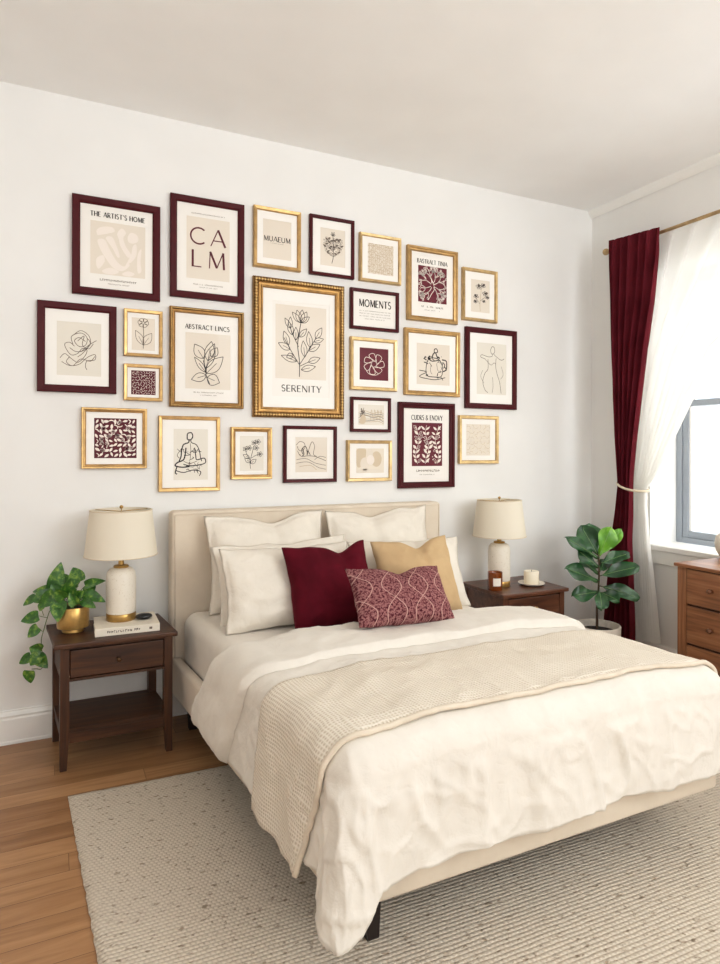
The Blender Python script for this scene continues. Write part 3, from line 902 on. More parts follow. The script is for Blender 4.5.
trail = [(62, 602, -.03), (57, 604, -.066), (54, 612, -.072), (50, 624, -.066), (46.5, 634, -.055), (47, 645, -.055), (49, 655, -.05), (46, 663, -.05), (41, 663, -.05), (37, 663, -.055)]
mb.tube(catmull([L2(a, b, d) for a, b, d in trail], 6), .0018, 6)
for a, b in (((53, 612, -.066), (43, 611, -.05)), ((48, 626, -.058), (44, 622, -.06)), ((48, 650, -.05), (37, 650, -.06)), ((50, 610, -.066), (45, 602, -.05))):
    mb.tube([L2(*a[:2], a[2]), L2(*b[:2], b[2])], .0014, 5)
mb.build('stems', M['stem'], po, True)

fg = thing('potted_fig', 'fiddle leaf fig with broad leaves in a pale round planter by the curtain', 'plant', (2.962, 2.85, 0), -YAW)
MB().lathe([(0, .002), (.105, .002), (.118, .012), (.128, .12), (.1345, .27), (.1355, .305), (.133, .309), (.124, .309), (.1215, .30), (.119, .25), (0, .25)], 64).build('planter', M['pot'], fg, True, 45)
MB().lathe([(0, .272), (.1195, .268), (.1185, .255), (0, .252)], 40).build('soil', M['soil'], fg, True)
K = .00602
def G(px, py, d=0.0): return Vector(((px - 597.5) * K, d, (623 - py) * K + .306))
figs = [ # base, tip, width, depths, normal, material
    ((599, 557), (566, 533), .075, 0, -.03, (.45, -.75, .5), 0), ((598, 553), (584, 524), .115, 0, .05, (-.3, -.9, .3), 0), ((598, 552), (596, 522), .11, .02, .09, (.1, -.95, .2), 0),
    ((599, 554), (612, 525), .115, 0, -.01, (.15, -1, .15), 1), ((601, 553), (626, 527), .075, 0, .05, (-.35, -.9, .3), 1), ((599, 566), (578, 547), .095, 0, -.02, (.3, -.85, .4), 0),
    ((599, 580), (565, 563), .115, 0, -.06, (.2, -.7, .75), 0), ((600, 562), (633, 550), .095, 0, .04, (-.1, -.6, .8), 0), ((600, 574), (635, 561), .105, 0, -.06, (-.15, -.75, .7), 0),
    ((599, 590), (571, 591), .095, 0, -.05, (.05, -.8, .65), 0), ((600, 584), (637, 592), .105, 0, -.06, (.1, -.75, .7), 0), ((599, 588), (595, 601), .085, -.01, -.13, (0, -.9, .5), 0),
    ((600, 570), (613, 560), .08, .0, .12, (-.1, -.8, .5), 0), ((599, 572), (588, 560), .08, .0, .12, (.1, -.8, .5), 0), ((600, 590), (613, 594), .085, .0, -.10, (.1, -.8, .6), 0)]
for mi, nm in ((0, 'foliage'), (1, 'young_leaves')):
    V, F = [], []
    for (b, t, w_, db, dt, n_, k) in figs:
        if k == mi: leaf_mesh(V, F, G(*b, db), G(*t, dt), w_ * 1.05, n_, .20, .10, 'fiddle', 1.0, 18)
    o = mesh_obj(nm, V, F, M['fig'] if mi == 0 else M['figlight'], fg, True)
    if mi: o['label'] = 'bright light green young leaves'
mb = MB()
mb.tube(catmull([G(597.5, 629), G(597.5, 605, .0), G(599, 590, .004), G(599.3, 570), G(599, 553)], 6), [lerp(.009, .004, k / 24) for k in range(25)], 8)
for (b, t, w_, db, dt, n_, k) in figs:
    a, c = G(*b, db), G(*t, dt); mb.tube([Vector((G(599, b[1]).x, 0, a.z - .01)), a, lerp(a, c, .06)], .003, 6)
mb.build('trunk', M['trunk'], fg, True)
V, F = [], []
mb = MB()
for (b, t, w_, db, dt, n_, k) in figs:
    a, c = G(*b, db), G(*t, dt); L = (c - a).length; ax = (c - a).normalized(); n1 = Vector(n_); n1 = (n1 - ax * n1.dot(ax)).normalized()
    mb.tube([lerp(a, c, q / 8) + n1 * (-.10 * L * (q / 8) ** 2 + .0012) for q in range(8)], .0013, 5)
mb.build('veins', M['vein'], fg, True)

# ------------------------------------------------------------------ dresser and vase
DX0, DX1, DY0, DY1, DZ = 2.93, 3.405, .95, 2.278, .775
dr = thing('dresser', 'walnut dresser with round knobs standing under the window', 'dresser', ((DX0 + DX1) / 2, (DY0 + DY1) / 2, 0))
def DB(mb):
    for v in mb.bm.verts: v.co -= Vector(((DX0 + DX1) / 2, (DY0 + DY1) / 2, 0))
    return mb
DB(MB().box(DX0 - .012, DX1 + .0, DY0 - .012, DY1 + .014, DZ - .018, DZ, .004)).build('top', M['oak'], dr)
for y0, y1 in ((DY0, DY0 + .05), (DY1 - .05, DY1)):
    DB(MB().box(DX0, DX0 + .05, y0, y1, .001, DZ - .0185, .003)).build('leg', M['oakz'], dr)
    DB(MB().box(DX1 - .05, DX1, y0, y1, .001, DZ - .0185, .003)).build('leg', M['oakz'], dr)
    ya, yb = (y0 + .008, y0 + .026) if y0 == DY0 else (y1 - .026, y1 - .008)
    DB(MB().box(DX0 + .0505, DX1 - .0505, ya, yb, .10, DZ - .0185)).build('side_panel', M['oakx'], dr)
DB(MB().box(DX1 - .02, DX1 - .006, DY0 + .0505, DY1 - .0505, .10, DZ - .0185)).build('back_panel', M['oak'], dr)
ym = (DY0 + DY1) / 2
zz = [(.575, .750), (.375, .563), (.165, .363)]
DB(MB().box(DX0 + .012, DX0 + .03, DY0 + .0505, DY1 - .0505, .10, DZ - .0185)).build('front_panel', M['dark'], dr)
for (z0, z1) in zz:
    for y0, y1 in ((DY0 + .054, ym - .006), (ym + .006, DY1 - .054)):
        d = DB(MB().box(DX0 - .002, DX0 + .0115, y0, y1, z0, z1, .003)).build('drawer', M['oak'], dr)
        for yk in ((y0 + .14, y1 - .14)):
            zc = (z0 + z1) / 2
            mb = MB().tube([(DX0 - .003, yk, zc), (DX0 - .010, yk, zc), (DX0 - .016, yk, zc)], [.010, .006, .007], 16); mb.ball((DX0 - .022, yk, zc), .0125, .7, 1, 1)
            DB(mb).build('knob', M['knob'], d, True)
vs = MB().lathe([(0, .001), (.035, .001), (.048, .008), (.066, .04), (.074, .08), (.066, .118), (.042, .142), (.030, .152), (.034, .162), (.031, .162), (.027, .152), (.03, .13), (0, .02)], 56).build('vase', M['ceram'], None, True, 60)
vs.location = (3.30, 2.245, DZ + .0005); tag(vs, 'round ivory ceramic vase on the dresser beside the window', 'vase')

# ------------------------------------------------------------------ curtains
RODX, RODZ = 3.33, 2.683
rod = thing('curtain_rod', 'slim champagne curtain rod above the window', 'curtain rod', (RODX, 2.1, RODZ))
MB().tube([(0, -1.35, 0), (0, 1.02, 0)], .0105, 16).build('pole', M['rod'], rod, True, 50)
MB().ball((0, 1.036, 0), .022).build('finial', M['rod'], rod, True)
mb = MB().tube([(0, .985, 0), (RX - RODX - .001, .985, 0)], .006, 10); mb.tube([(RX - RODX - .012, .985, 0), (RX - RODX - .001, .985, 0)], .022, 20)
mb.build('bracket', M['rod'], rod, True, 50)

def curtain(name, label, far, near, zt, zb, folds, amp, mat, x0=RODX, NS=160, NZ=80, xoff=None, headfree=0.06, cat='curtain', seed=0, off=0.0, slope=0.0):
    V, F, U = [], [], []
    for j in range(NZ + 1):
        z = lerp(zt, zb, j / NZ)
        a, b = interp(far, -z), interp(near, -z)
        wd = abs(a - b)
        am = amp(z)
        for i in range(NS + 1):
            s = i / NS
            ss = s + .012 * math.sin(s * 17 + seed) * 1.0
            ph = 2 * PI * folds * ss + .5 * math.sin(z * 2 + s * 5 + seed)
            prof = math.sin(ph) + .25 * math.sin(2 * ph + 1 + z)
            near_rod = math.exp(-((z - RODZ) / .05) ** 2)
            x = x0 + off + (xoff(z) if xoff else 0) + am * prof * (1 - .25 * near_rod)  + .008 * noise.noise((s * 6 + seed, z * 2, 0))
            y = lerp(a, b, s) + .25 * wd / folds * math.cos(ph) * .4
            V.append((x, y, z - (slope * s * math.exp(-((zt - z) / .06))) + (.009 * math.sin(ph) if j == 0 else 0))); U.append((s, z))
    for j in range(NZ):
        for i in range(NS):
            k = j * (NS + 1) + i; F.append((k, k + 1, k + NS + 2, k + NS + 1))
    return tag(mesh_obj(name, V, F, mat, None, True, U), label, cat)
far = [(-2.76, 3.112), (-2.55, 3.104), (-2.35, 3.094), (-2.0, 3.083), (-1.69, 3.070), (-1.426, 3.052), (-1.2, 3.032), (-1.13, 3.028), (-.95, 3.048), (-.767, 3.078), (-.43, 3.111), (-.2, 3.135)]
near = [(-2.76, 2.704), (-2.55, 2.712), (-2.28, 2.745), (-1.98, 2.800), (-1.67, 2.846), (-1.42, 2.882), (-1.2, 2.908), (-1.13, 2.912), (-.95, 2.910), (-.787, 2.915), (-.47, 2.900), (-.2, 2.890)]
curtain('curtain', 'burgundy curtain gathered by a cord beside the window', [(a + .0, b * .9895) for a, b in far], [(a, b * .9895) for a, b in near], 2.735, .155, 6, lambda z: interp([(-2.76, .026), (-2.0, .032), (-1.13, .022), (-.2, .036)], -z), M['curtain'], seed=1, NS=220, off=-.036, slope=.034)
sfar = [(-2.76, 2.76), (-2.28, 2.80), (-1.67, 2.88), (-1.13, 2.930), (-.8, 2.925), (-.2, 2.91)]
snear = [(-2.72, 1.05), (-2.5, 1.45), (-2.25, 1.88), (-1.942, 2.325), (-1.80, 2.415), (-1.64, 2.509), (-1.42, 2.627), (-1.207, 2.746), (-1.124, 2.815), (-1.0, 2.818), (-.8, 2.796), (-.5, 2.758), (-.2, 2.725)]
curtain('sheer_curtain', 'white sheer curtain swept aside by a cord in front of the window', sfar, snear, 2.670, .175, 9, lambda z: interp([(-2.72, .014), (-2.0, .022), (-1.13, .014), (-.2, .024)], -z), M['sheer'], NS=260, NZ=110, seed=4, xoff=lambda z: .0 + .012 * smooth01((2.6 - z) / .3), off=.004)
mb = MB(); pts = []
for k in range(40):
    a = 2 * PI * k / 40
    yy = 2.897 + .108 * math.cos(a); xx = RODX - .018 + .062 * math.sin(a)
    zz_ = 1.128 + .022 * math.cos(a) - .012 * (math.sin(a) < 0) * (math.sin(a) ** 2)
    pts.append((xx, yy, zz_))
mb.tube(pts, .0075, 8, True)
o = mb.build('curtain_tieback', M['cord'], None, True); tag(o, 'cream cord tied around the burgundy and sheer curtains', 'tieback')

# ------------------------------------------------------------------ gallery wall
# frame rectangles on the wall: x0, x1, z0, z1
FR = {
'artist':(0.084,0.487,2.098,2.572),
'calm':(0.536,0.917,2.133,2.655),
'figsq':(-0.063,0.283,1.625,2.050),
'flow1':(0.317,0.500,1.815,2.048),
'sq':(0.317,0.501,1.596,1.777),
'abs':(0.534,0.915,1.572,2.082),
'pat':(0.127,0.426,1.261,1.556),
'fig':(0.482,0.791,1.141,1.525),
'mus':(0.968,1.236,2.339,2.668),
'bfl':(1.289,1.562,2.337,2.673),
'gpat':(1.597,1.870,2.337,2.618),
'ser':(0.966,1.499,1.531,2.288),
'mom':(1.540,1.856,2.055,2.291),
'bgold':(1.540,1.844,1.703,2.009),
'bland':(1.544,1.804,1.460,1.662),
'gabs':(1.520,1.811,1.174,1.412),
'gfl':(0.849,1.073,1.198,1.475),
'blady':(1.140,1.456,1.174,1.488),
'abs2':(1.914,2.273,2.139,2.590),
'gflr':(2.312,2.580,2.175,2.507),
'jug':(1.896,2.291,1.688,2.091),
'bfig':(2.336,2.738,1.622,2.136),
'bpat':(1.857,2.253,1.127,1.644),
'gbei':(2.288,2.592,1.271,1.576),}

FR = {k: (a * 1.003, b * 1.003, c, d) for k, (a, b, c, d) in FR.items()}
# stroke lettering: thin / thick strokes in a box of height 1
def arc(cx, cy, rx, ry, a0, a1, n=14):
    return [(cx + rx * math.cos(math.radians(lerp(a0, a1, k / n))), cy + ry * math.sin(math.radians(lerp(a0, a1, k / n)))) for k in range(n + 1)]
TK, TN = .150, .074
GL = {
'A': (.78, [([(0, 0), (.39, 1)], TN), ([(.39, 1), (.78, 0)], TK), ([(.15, .33), (.60, .33)], TN)]),
'B': (.60, [([(.07, 0), (.07, 1)], TK), ([(.07, .97), (.25, .97)] + arc(.27, .755, .23, .215, 90, -90) + [(.07, .54)], TN), ([(.07, .52), (.28, .52)] + arc(.30, .275, .27, .245, 90, -90) + [(.07, .03)], TN)]),
'C': (.80, [(arc(.47, .5, .43, .47, 48, 312, 22), TN * 1.5)]),
'D': (.78, [([(.07, 0), (.07, 1)], TK), ([(.07, .97), (.28, .97)] + arc(.30, .5, .42, .47, 90, -90) + [(.07, .03)], TN * 1.2)]),
'E': (.56, [([(.07, 0), (.07, 1)], TK), ([(.07, .97), (.54, .97)], TN), ([(.07, .51), (.46, .51)], TN), ([(.07, .03), (.55, .03)], TN)]),
'H': (.76, [([(.07, 0), (.07, 1)], TK), ([(.69, 0), (.69, 1)], TK), ([(.07, .51), (.69, .51)], TN)]),
'I': (.20, [([(.10, 0), (.10, 1)], TK)]),
'K': (.66, [([(.07, 0), (.07, 1)], TK), ([(.62, 1), (.1, .45)], TN), ([(.24, .58), (.66, 0)], TK)]),
'L': (.54, [([(.07, 0), (.07, 1)], TK), ([(.07, .03), (.53, .03)], TN)]),
'M': (.94, [([(.08, 0), (.12, 1)], TN), ([(.12, 1), (.48, .06)], TK), ([(.48, .06), (.82, 1)], TN), ([(.82, 1), (.87, 0)], TK)]),
'N': (.80, [([(.07, 0), (.07, 1)], TN), ([(.07, 1), (.73, 0)], TK), ([(.73, 0), (.73, 1)], TN)]),
'O': (.92, [(arc(.46, .5, .40, .47, 0, 360, 28), TN * 1.6)]),
'R': (.66, [([(.07, 0), (.07, 1)], TK), ([(.07, .97), (.28, .97)] + arc(.30, .73, .25, .24, 90, -90) + [(.07, .49)], TN), ([(.28, .49), (.64, 0)], TK)]),
'S': (.56, [(arc(.28, .74, .21, .235, 35, 265, 14) + arc(.28, .265, .23, .24, 85, -150, 14), TN * 1.55)]),
'T': (.70, [([(.35, 0), (.35, 1)], TK), ([(.02, .97), (.68, .97)], TN)]),
'U': (.76, [([(.07, 1), (.07, .35)] + arc(.37, .35, .30, .32, 180, 360) + [(.67, 1)], TN * 1.5)]),
'V': (.74, [([(0, 1), (.37, 0)], TK), ([(.37, 0), (.74, 1)], TN)]),
'Y': (.70, [([(0, 1), (.35, .46)], TK), ([(.70, 1), (.35, .46)], TN), ([(.35, .48), (.35, 0)], TK)]),
'&': (.78, [([(.74, 0), (.2, .66)] + arc(.33, .80, .16, .17, 215, -35, 12) + [(.14, .36)] + arc(.29, .245, .23, .215, 150, 330, 12) + [(.70, .46)], TN * 1.4)]),
"'": (.16, [([(.08, 1), (.05, .74)], TN * 1.4)]),
' ': (.34, []) }

def ribbon(V, F, pts, w, tf, y, taper=False):
    """flat strip along pts (2-D), mapped to the wall through tf"""
    n = len(pts)
    if n < 2: return
    st = len(V)
    for i in range(n):
        a, b = pts[max(i - 1, 0)], pts[min(i + 1, n - 1)]
        dx, dy = b[0] - a[0], b[1] - a[1]; l = math.hypot(dx, dy) or 1
        ww = w / 2 * (math.sin(PI * (i + .6) / (n + .2)) ** .5 if taper else 1)
        nx, ny = -dy / l * ww, dx / l * ww
        for sg in (1, -1):
            X, Z = tf(pts[i][0] + sg * nx, pts[i][1] + sg * ny); V.append((X, y, Z))
    for i in range(n - 1):
        k = st + 2 * i; F.append((k, k + 1, k + 3, k + 2))

class Art:
    bold = 1.45; vmap = None
    """content of one picture; u to the right, v downwards, both 0..1 over the whole frame"""
    def __init__(s, key): s.k = key; s.x0, s.x1, s.z0, s.z1 = FR[key]; s.W, s.H = s.x1 - s.x0, s.z1 - s.z0; s.panels, s.draw, s.text = [], {}, []
    def P(s, u, v): return (u * s.W, -(s.vmap(v) if s.vmap else v) * s.H)           # metres from the top-left corner
    def panel(s, u0, v0, u1, v1, mat): s.panels.append((u0, v0, u1, v1, mat))
    def _b(s, d, mat): return d.setdefault(mat, ([], []))
    def line(s, pts, mat='ink', w=.0022, sm=True, closed=False, taper=False):
        V, F = s._b(s.draw, mat)
        q = [Vector((s.P(*p)[0], s.P(*p)[1], 0)) for p in pts]
        if sm and len(q) > 2: q = catmull(q, 7, closed)
        if closed: q = list(q) + [q[0]]
        ribbon(V, F, [(a[0], a[1]) for a in q], w * s.bold, lambda x, z: (x, z), 0, taper)
    def blob(s, pts, mat, sm=True):
        V, F = s._b(s.draw, mat)
        q = [Vector((s.P(*p)[0], s.P(*p)[1], 0)) for p in pts]
        if sm: q = catmull(q, 6, True)
        st = len(V)
        for a in q: V.append((a[0], 0, a[1]))
        for tri in tessellate_polygon([[Vector((a[0], a[1], 0)) for a in q]]): F.append(tuple(st + i for i in tri))
    def leaf(s, b, t, w, mat='ink', lw=.0020, fill=None, rib=True):
        lw *= s.bold; bx, by = s.P(*b); tx, ty = s.P(*t); L = math.hypot(tx - bx, ty - by); nx, ny = -(ty - by) / L, (tx - bx) / L
        o1 = [(lerp(bx, tx, k / 10) + nx * w / 2 * math.sin(PI * (k / 10) ** .85), lerp(by, ty, k / 10) + ny * w / 2 * math.sin(PI * (k / 10) ** .85)) for k in range(11)]
        o2 = [(lerp(bx, tx, k / 10) - nx * w / 2 * math.sin(PI * (k / 10) ** .85), lerp(by, ty, k / 10) - ny * w / 2 * math.sin(PI * (k / 10) ** .85)) for k in range(11)]
        if fill:
            V, F = s._b(s.draw, fill); st = len(V)
            for a, c in zip(o1, o2): V.append((a[0], 0, a[1])); V.append((c[0], 0, c[1]))
            for i in range(10): k = st + 2 * i; F.append((k, k + 1, k + 3, k + 2))
        if mat:
            V, F = s._b(s.draw, mat)
            ribbon(V, F, o1, lw, lambda x, z: (x, z), 0); ribbon(V, F, o2, lw, lambda x, z: (x, z), 0)
            if rib: ribbon(V, F, [(bx, by), (lerp(bx, tx, .6), lerp(by, ty, .6))], lw * .8, lambda x, z: (x, z), 0)
    def write(s, txt, uc, vc, u_width, hgt, mat='ink', gap=.12, heavy=1.0):
        V, F = [], []; s.text.append(('title', mat, V, F))
        adv = sum(GL[c][0] + gap for c in txt) - gap
        cx, cz = s.P(uc, vc); sc = hgt; sx = u_width * s.W / adv
        x = cx - u_width * s.W / 2
        for c in txt:
            for pts, w in GL[c][1]:
                ribbon(V, F, [(x + a * sx, cz + (b - .5) * sc) for a, b in pts], w * sc * heavy, lambda X, Z: (X, Z), 0)
            x += (GL[c][0] + gap) * sx
    def greek(s, uc, vc, u_width, hgt=.0055, mat='greyink', seed=1):
        V, F = [], []; s.text.append(('caption', mat, V, F)); r = random.Random(seed)
        cx, cz = s.P(uc, vc); x = cx - u_width * s.W / 2; e = cx + u_width * s.W / 2
        while x < e:
            w = hgt * r.uniform(.35, .8)
            if r.random() > .14:
                ribbon(V, F, [(x, cz - hgt / 2), (x, cz + hgt / 2)], hgt * .22, lambda X, Z: (X, Z), 0)
                ribbon(V, F, [(x, cz + r.choice((-.4, 0, .4)) * hgt), (x + w, cz + r.choice((-.4, 0, .4)) * hgt)], hgt * .22, lambda X, Z: (X, Z), 0)
            x += w + hgt * .3

# profiles: (inset fraction, depth from wall in m)
PLAIN = [(0, .001), (0, .022), (.12, .0255), (.80, .0235), (.93, .019), (1, .017), (1, .0095)]
STEP = [(0, .001), (0, .024), (.10, .027), (.42, .0265), (.52, .021), (.80, .019), (.90, .0215), (1, .018), (1, .0095)]
ORN = [(0, .001), (0, .022), (.06, .027), (.12, .030), (.40, .031), (.46, .026), (.58, .021), (.78, .020), (.84, .023), (.93, .023), (1, .018), (1, .0095)]
def build_frame(key, label, mat, fw, prof, art, beads=False, matboard=None, group=None):
    x0, x1, z0, z1 = FR[key]; W, Hh = x1 - x0, z1 - z0
    t = thing('picture_frame', label, 'picture', (x0, D, z1), 0, group)
    V, F = [], []
    for (a, d) in prof:
        i = a * fw
        V += [(i, -d, -i), (W - i, -d, -i), (W - i, -d, -Hh + i), (i, -d, -Hh + i)]
    for k in range(len(prof) - 1):
        for c in range(4):
            a, b = k * 4 + c, k * 4 + (c + 1) % 4
            F.append((a, a + 4, b + 4, b))
    fo = mesh_obj('frame', V, F, [mat, M['gold4']], t, mi=[1 if beads and .05 < prof[k][0] < .42 and (k // 1) and prof[k + 1][0] <= .47 else 0 for k in range(len(prof) - 1) for c in range(4)])  # band under the beads takes the dark gilt as painted recess shade
    if beads:
        mb = MB(); i = fw * .27; r = fw * (.15 if fw > .04 else .13)
        def run(p, q):
            n = max(3, int(math.hypot(q[0] - p[0], q[1] - p[1]) / (r * 1.9)))
            for k in range(n):
                x, z = lerp(p[0], q[0], k / n), lerp(p[1], q[1], k / n)
                mb.ball((x, -.0305, z), r, 1.05, .55, 1.05, 8, 6)
        run((i, -i), (W - i, -i)); run((W - i, -i), (W - i, -Hh + i)); run((W - i, -Hh + i), (i, -Hh + i)); run((i, -Hh + i), (i, -i))
        mb.build('beading', M['gold5'], fo, True)
        mb = MB(); i = fw * .88; r = fw * .055
        for p, q in (((i, -i), (W - i, -i)), ((W - i, -i), (W - i, -Hh + i)), ((W - i, -Hh + i), (i, -Hh + i)), ((i, -Hh + i), (i, -i))):
            n = int(math.hypot(q[0] - p[0], q[1] - p[1]) / (r * 2.6))
            for k in range(n): mb.ball((lerp(p[0], q[0], k / n), -.0225, lerp(p[1], q[1], k / n)), r, 1, .7, 1, 6, 4)
        mb.build('beading', M['gold'], fo, True)
    a = fw * .9
    def quad(u0, v0, u1, v1, y): return [(u0 * W, y, -v0 * Hh), (u1 * W, y, -v0 * Hh), (u1 * W, y, -v1 * Hh), (u0 * W, y, -v1 * Hh)]
    BQ = [(3, 2, 1, 0)]
    if matboard:   # white mat with a window cut in it: four strips with a bevel
        u0, v0, u1, v1 = matboard
        O = [(a, -.0125, -a), (W - a, -.0125, -a), (W - a, -.0125, -Hh + a), (a, -.0125, -Hh + a)]
        I = quad(u0, v0, u1, v1, -.0125); I2 = [(p[0], -.0112, p[2]) for p in I]
        mesh_obj('mat_board', O + I + I2, [(c, c + 4, (c + 1) % 4 + 4, (c + 1) % 4) for c in range(4)] + [(c + 4, c + 8, (c + 1) % 4 + 8, (c + 1) % 4 + 4) for c in range(4)], M['mat'], t)
        e = .006
        pv = [(u0 * W - e, -.0106, -v0 * Hh + e), (u1 * W + e, -.0106, -v0 * Hh + e), (u1 * W + e, -.0106, -v1 * Hh - e), (u0 * W - e, -.0106, -v1 * Hh - e)]
    else:
        pv = [(a, -.0106, -a), (W - a, -.0106, -a), (W - a, -.0106, -Hh + a), (a, -.0106, -Hh + a)]
    V, F, mi, ms = list(pv), list(BQ), [0], [M[art.base] if hasattr(art, 'base') else M['paper']]
    for n, (u0, v0, u1, v1, m) in enumerate(art.panels):
        s = len(V); V += quad(u0, v0, u1, v1, -.0109 - .0001 * n); F.append((s + 3, s + 2, s + 1, s)); ms.append(M[m]); mi.append(len(ms) - 1)
    pr = mesh_obj('print', V, F, ms, t, mi=mi)
    y = -.0113 if not matboard else -.01125
    for nm, m, V, F in art.text:
        mesh_obj(nm, [(p[0], y - .0001, p[2]) for p in V], F, M[m], pr)
    for nm, dct in (('drawing', art.draw),):
        V, F, mi, ms = [], [], [], []
        for n, (m, (v, f)) in enumerate(dct.items()):
            s = len(V); V += [(p[0], y - .00006 * n, p[2]) for p in v]; F += [tuple(i + s for i in q) for q in f]; ms.append(M[m]); mi += [len(ms) - 1] * len(f)
        if F: mesh_obj(nm, V, F, ms, pr, mi=mi)
    return t

A_ = {k: Art(k) for k in FR}
def foliage_pattern(a, u0, v0, u1, v1, mat, n, size, seed, stroke=None, leafy=.55):
    """dense all-over leaf scrolls kept inside the rectangle"""
    r = random.Random(seed); nx = n; ny = max(2, int(n * (v1 - v0) * a.H / ((u1 - u0) * a.W)))
    for i in range(nx):
        for j in range(ny):
            cu = lerp(u0, u1, (i + .5 + r.uniform(-.18, .18)) / nx); cv = lerp(v0, v1, (j + .5 + r.uniform(-.18, .18)) / ny)
            ang = r.uniform(0, PI); L = size * r.uniform(.8, 1.2)
            du, dv = math.cos(ang) * L / 2 / a.W, math.sin(ang) * L / 2 / a.H
            c = lambda u, v: (min(max(u, u0 + .004), u1 - .004), min(max(v, v0 + .004), v1 - .004))
            p, q = c(cu - du, cv - dv), c(cu + du, cv + dv)
            if p == q: continue
            if stroke:
                m_ = c(cu + dv * a.H / a.W * .5, cv - du * a.W / a.H * .5)
                a.line([p, m_, q], mat, stroke)
            else:
                m_ = c(cu + dv * a.H / a.W * r.uniform(.3, .7), cv - du * a.W / a.H * .4)
                if r.random() < leafy: a.leaf(p, q, L * .44, None, fill=mat)
                else: a.line([p, m_, q], mat, L * .13, taper=True)
def sprig(a, stem, leaves, mat='ink', lw=.0021, fill=None):
    a.line(stem, mat, lw)
    for b, t, w in leaves: a.leaf(b, t, w, mat, lw * .9, fill)

# 1 artist's home
a = A_['artist']; a.panel(.20, .235, .825, .775, 'beige')
a.write("THE ARTIST'S HOME", .51, .165, .62, .024, 'ink', .16, 1.25)
for b in ([(.28, .38), (.27, .33), (.33, .29), (.44, .28), (.47, .32), (.40, .35), (.33, .37)], [(.28, .43), (.36, .42), (.42, .52), (.50, .63), (.58, .67), (.62, .62), (.64, .66), (.56, .72), (.46, .70), (.38, .62), (.31, .52)],
          [(.37, .40), (.44, .38), (.49, .46), (.53, .57), (.50, .58), (.45, .50)], [(.50, .34), (.55, .28), (.60, .32), (.57, .38), (.60, .46), (.66, .54), (.62, .57), (.54, .47), (.52, .40)],
          [(.62, .36), (.66, .31), (.73, .33), (.74, .39), (.68, .42), (.63, .41)], [(.68, .45), (.72, .43), (.72, .54), (.66, .62), (.62, .62), (.66, .54)],
          [(.74, .52), (.78, .47), (.77, .60), (.78, .70), (.74, .72), (.73, .62)], [(.27, .62), (.34, .58), (.36, .64), (.30, .72), (.27, .70)], [(.33, .74), (.42, .70), (.52, .73), (.46, .765), (.37, .765)], [(.56, .745), (.63, .715), (.70, .735), (.66, .765), (.58, .765)]):
    a.blob(b, 'cream')
a.greek(.52, .83, .42, .010, 'softink', 2); a.greek(.52, .868, .24, .006, 'greyink', 3)
# 2 calm
a = A_['calm']; a.panel(.215, .19, .80, .80, 'beige'); a.greek(.50, .155, .46, .006, 'greyink', 4)
a.write('CA', .50, .375, .48, .088, 'plum', .30, .85); a.write('LM', .51, .60, .46, .088, 'plum', .34, .85)
a.greek(.51, .855, .40, .007, 'greyink', 5); a.greek(.51, .882, .24, .005, 'greyink', 6)
# 3 tangled single-line figure
a = A_['figsq']; a.panel(.24, .21, .80, .81, 'beige2')
for l in ([(.28, .62), (.34, .57), (.42, .62), (.50, .66), (.58, .60), (.62, .52), (.56, .50), (.50, .56), (.42, .58), (.36, .52), (.34, .46), (.40, .44), (.46, .48)],
          [(.44, .46), (.42, .38), (.48, .34), (.56, .33), (.62, .38), (.60, .46), (.52, .48), (.46, .42), (.52, .38), (.60, .42)], [(.54, .54), (.64, .46), (.74, .40)],
          [(.30, .66), (.40, .70), (.52, .68), (.62, .60), (.72, .56), (.72, .62), (.62, .64), (.60, .70), (.62, .74)], [(.40, .60), (.36, .66), (.44, .70), (.54, .62), (.66, .64), (.72, .58)], [(.44, .36), (.54, .30), (.64, .35), (.66, .44), (.58, .52), (.48, .54), (.40, .50)], [(.50, .42), (.58, .36), (.56, .46), (.64, .50), (.70, .44)], [(.62, .38), (.66, .44), (.58, .54), (.50, .60)]):
    a.line(l, 'softink', .0019)
# 4 small flower
a = A_['flow1']; a.panel(.20, .17, .80, .86, 'beige')
for k in range(6):
    an = k * PI / 3; cx, cy = .50, .27; a.line([(cx + .03 * math.cos(an), cy + .02 * math.sin(an)), (cx + .13 * math.cos(an - .4), cy + .09 * math.sin(an - .4)), (cx + .14 * math.cos(an + .4), cy + .10 * math.sin(an + .4)), (cx + .03 * math.cos(an + .5), cy + .02 * math.sin(an + .5))], 'softink', .0017)
a.line([(.50, .34), (.51, .55), (.50, .82)], 'softink', .0018)
a.leaf((.50, .74), (.30, .44), .032, 'softink', .0017); a.leaf((.51, .74), (.72, .48), .038, 'softink', .0017)
# 5 small burgundy pattern
a = A_['sq']; a.panel(.19, .17, .82, .83, 'plum'); foliage_pattern(a, .20, .18, .81, .82, 'cream', 9, .013, 11, .0012)
# 6 abstract lines
a = A_['abs']; a.panel(.21, .245, .82, .81, 'beige'); a.write('ABSTRACT LINCS', .505, .185, .60, .024, 'ink', .16, 1.25)
a.line([(.535, .755), (.49, .68), (.48, .62), (.45, .52)], 'ink', .0027)
for b, t, w in (((.45, .50), (.33, .36), .055), ((.48, .64), (.33, .49), .028), ((.48, .60), (.60, .34), .05), ((.49, .65), (.72, .47), .06), ((.51, .52), (.56, .32), .05), ((.49, .67), (.29, .72), .045), ((.50, .69), (.67, .74), .06), ((.56, .48), (.64, .38), .04)):
    a.leaf(b, t, w, 'ink', .0022)
a.greek(.52, .845, .40, .006, 'greyink', 7); a.greek(.52, .873, .22, .005, 'greyink', 8)
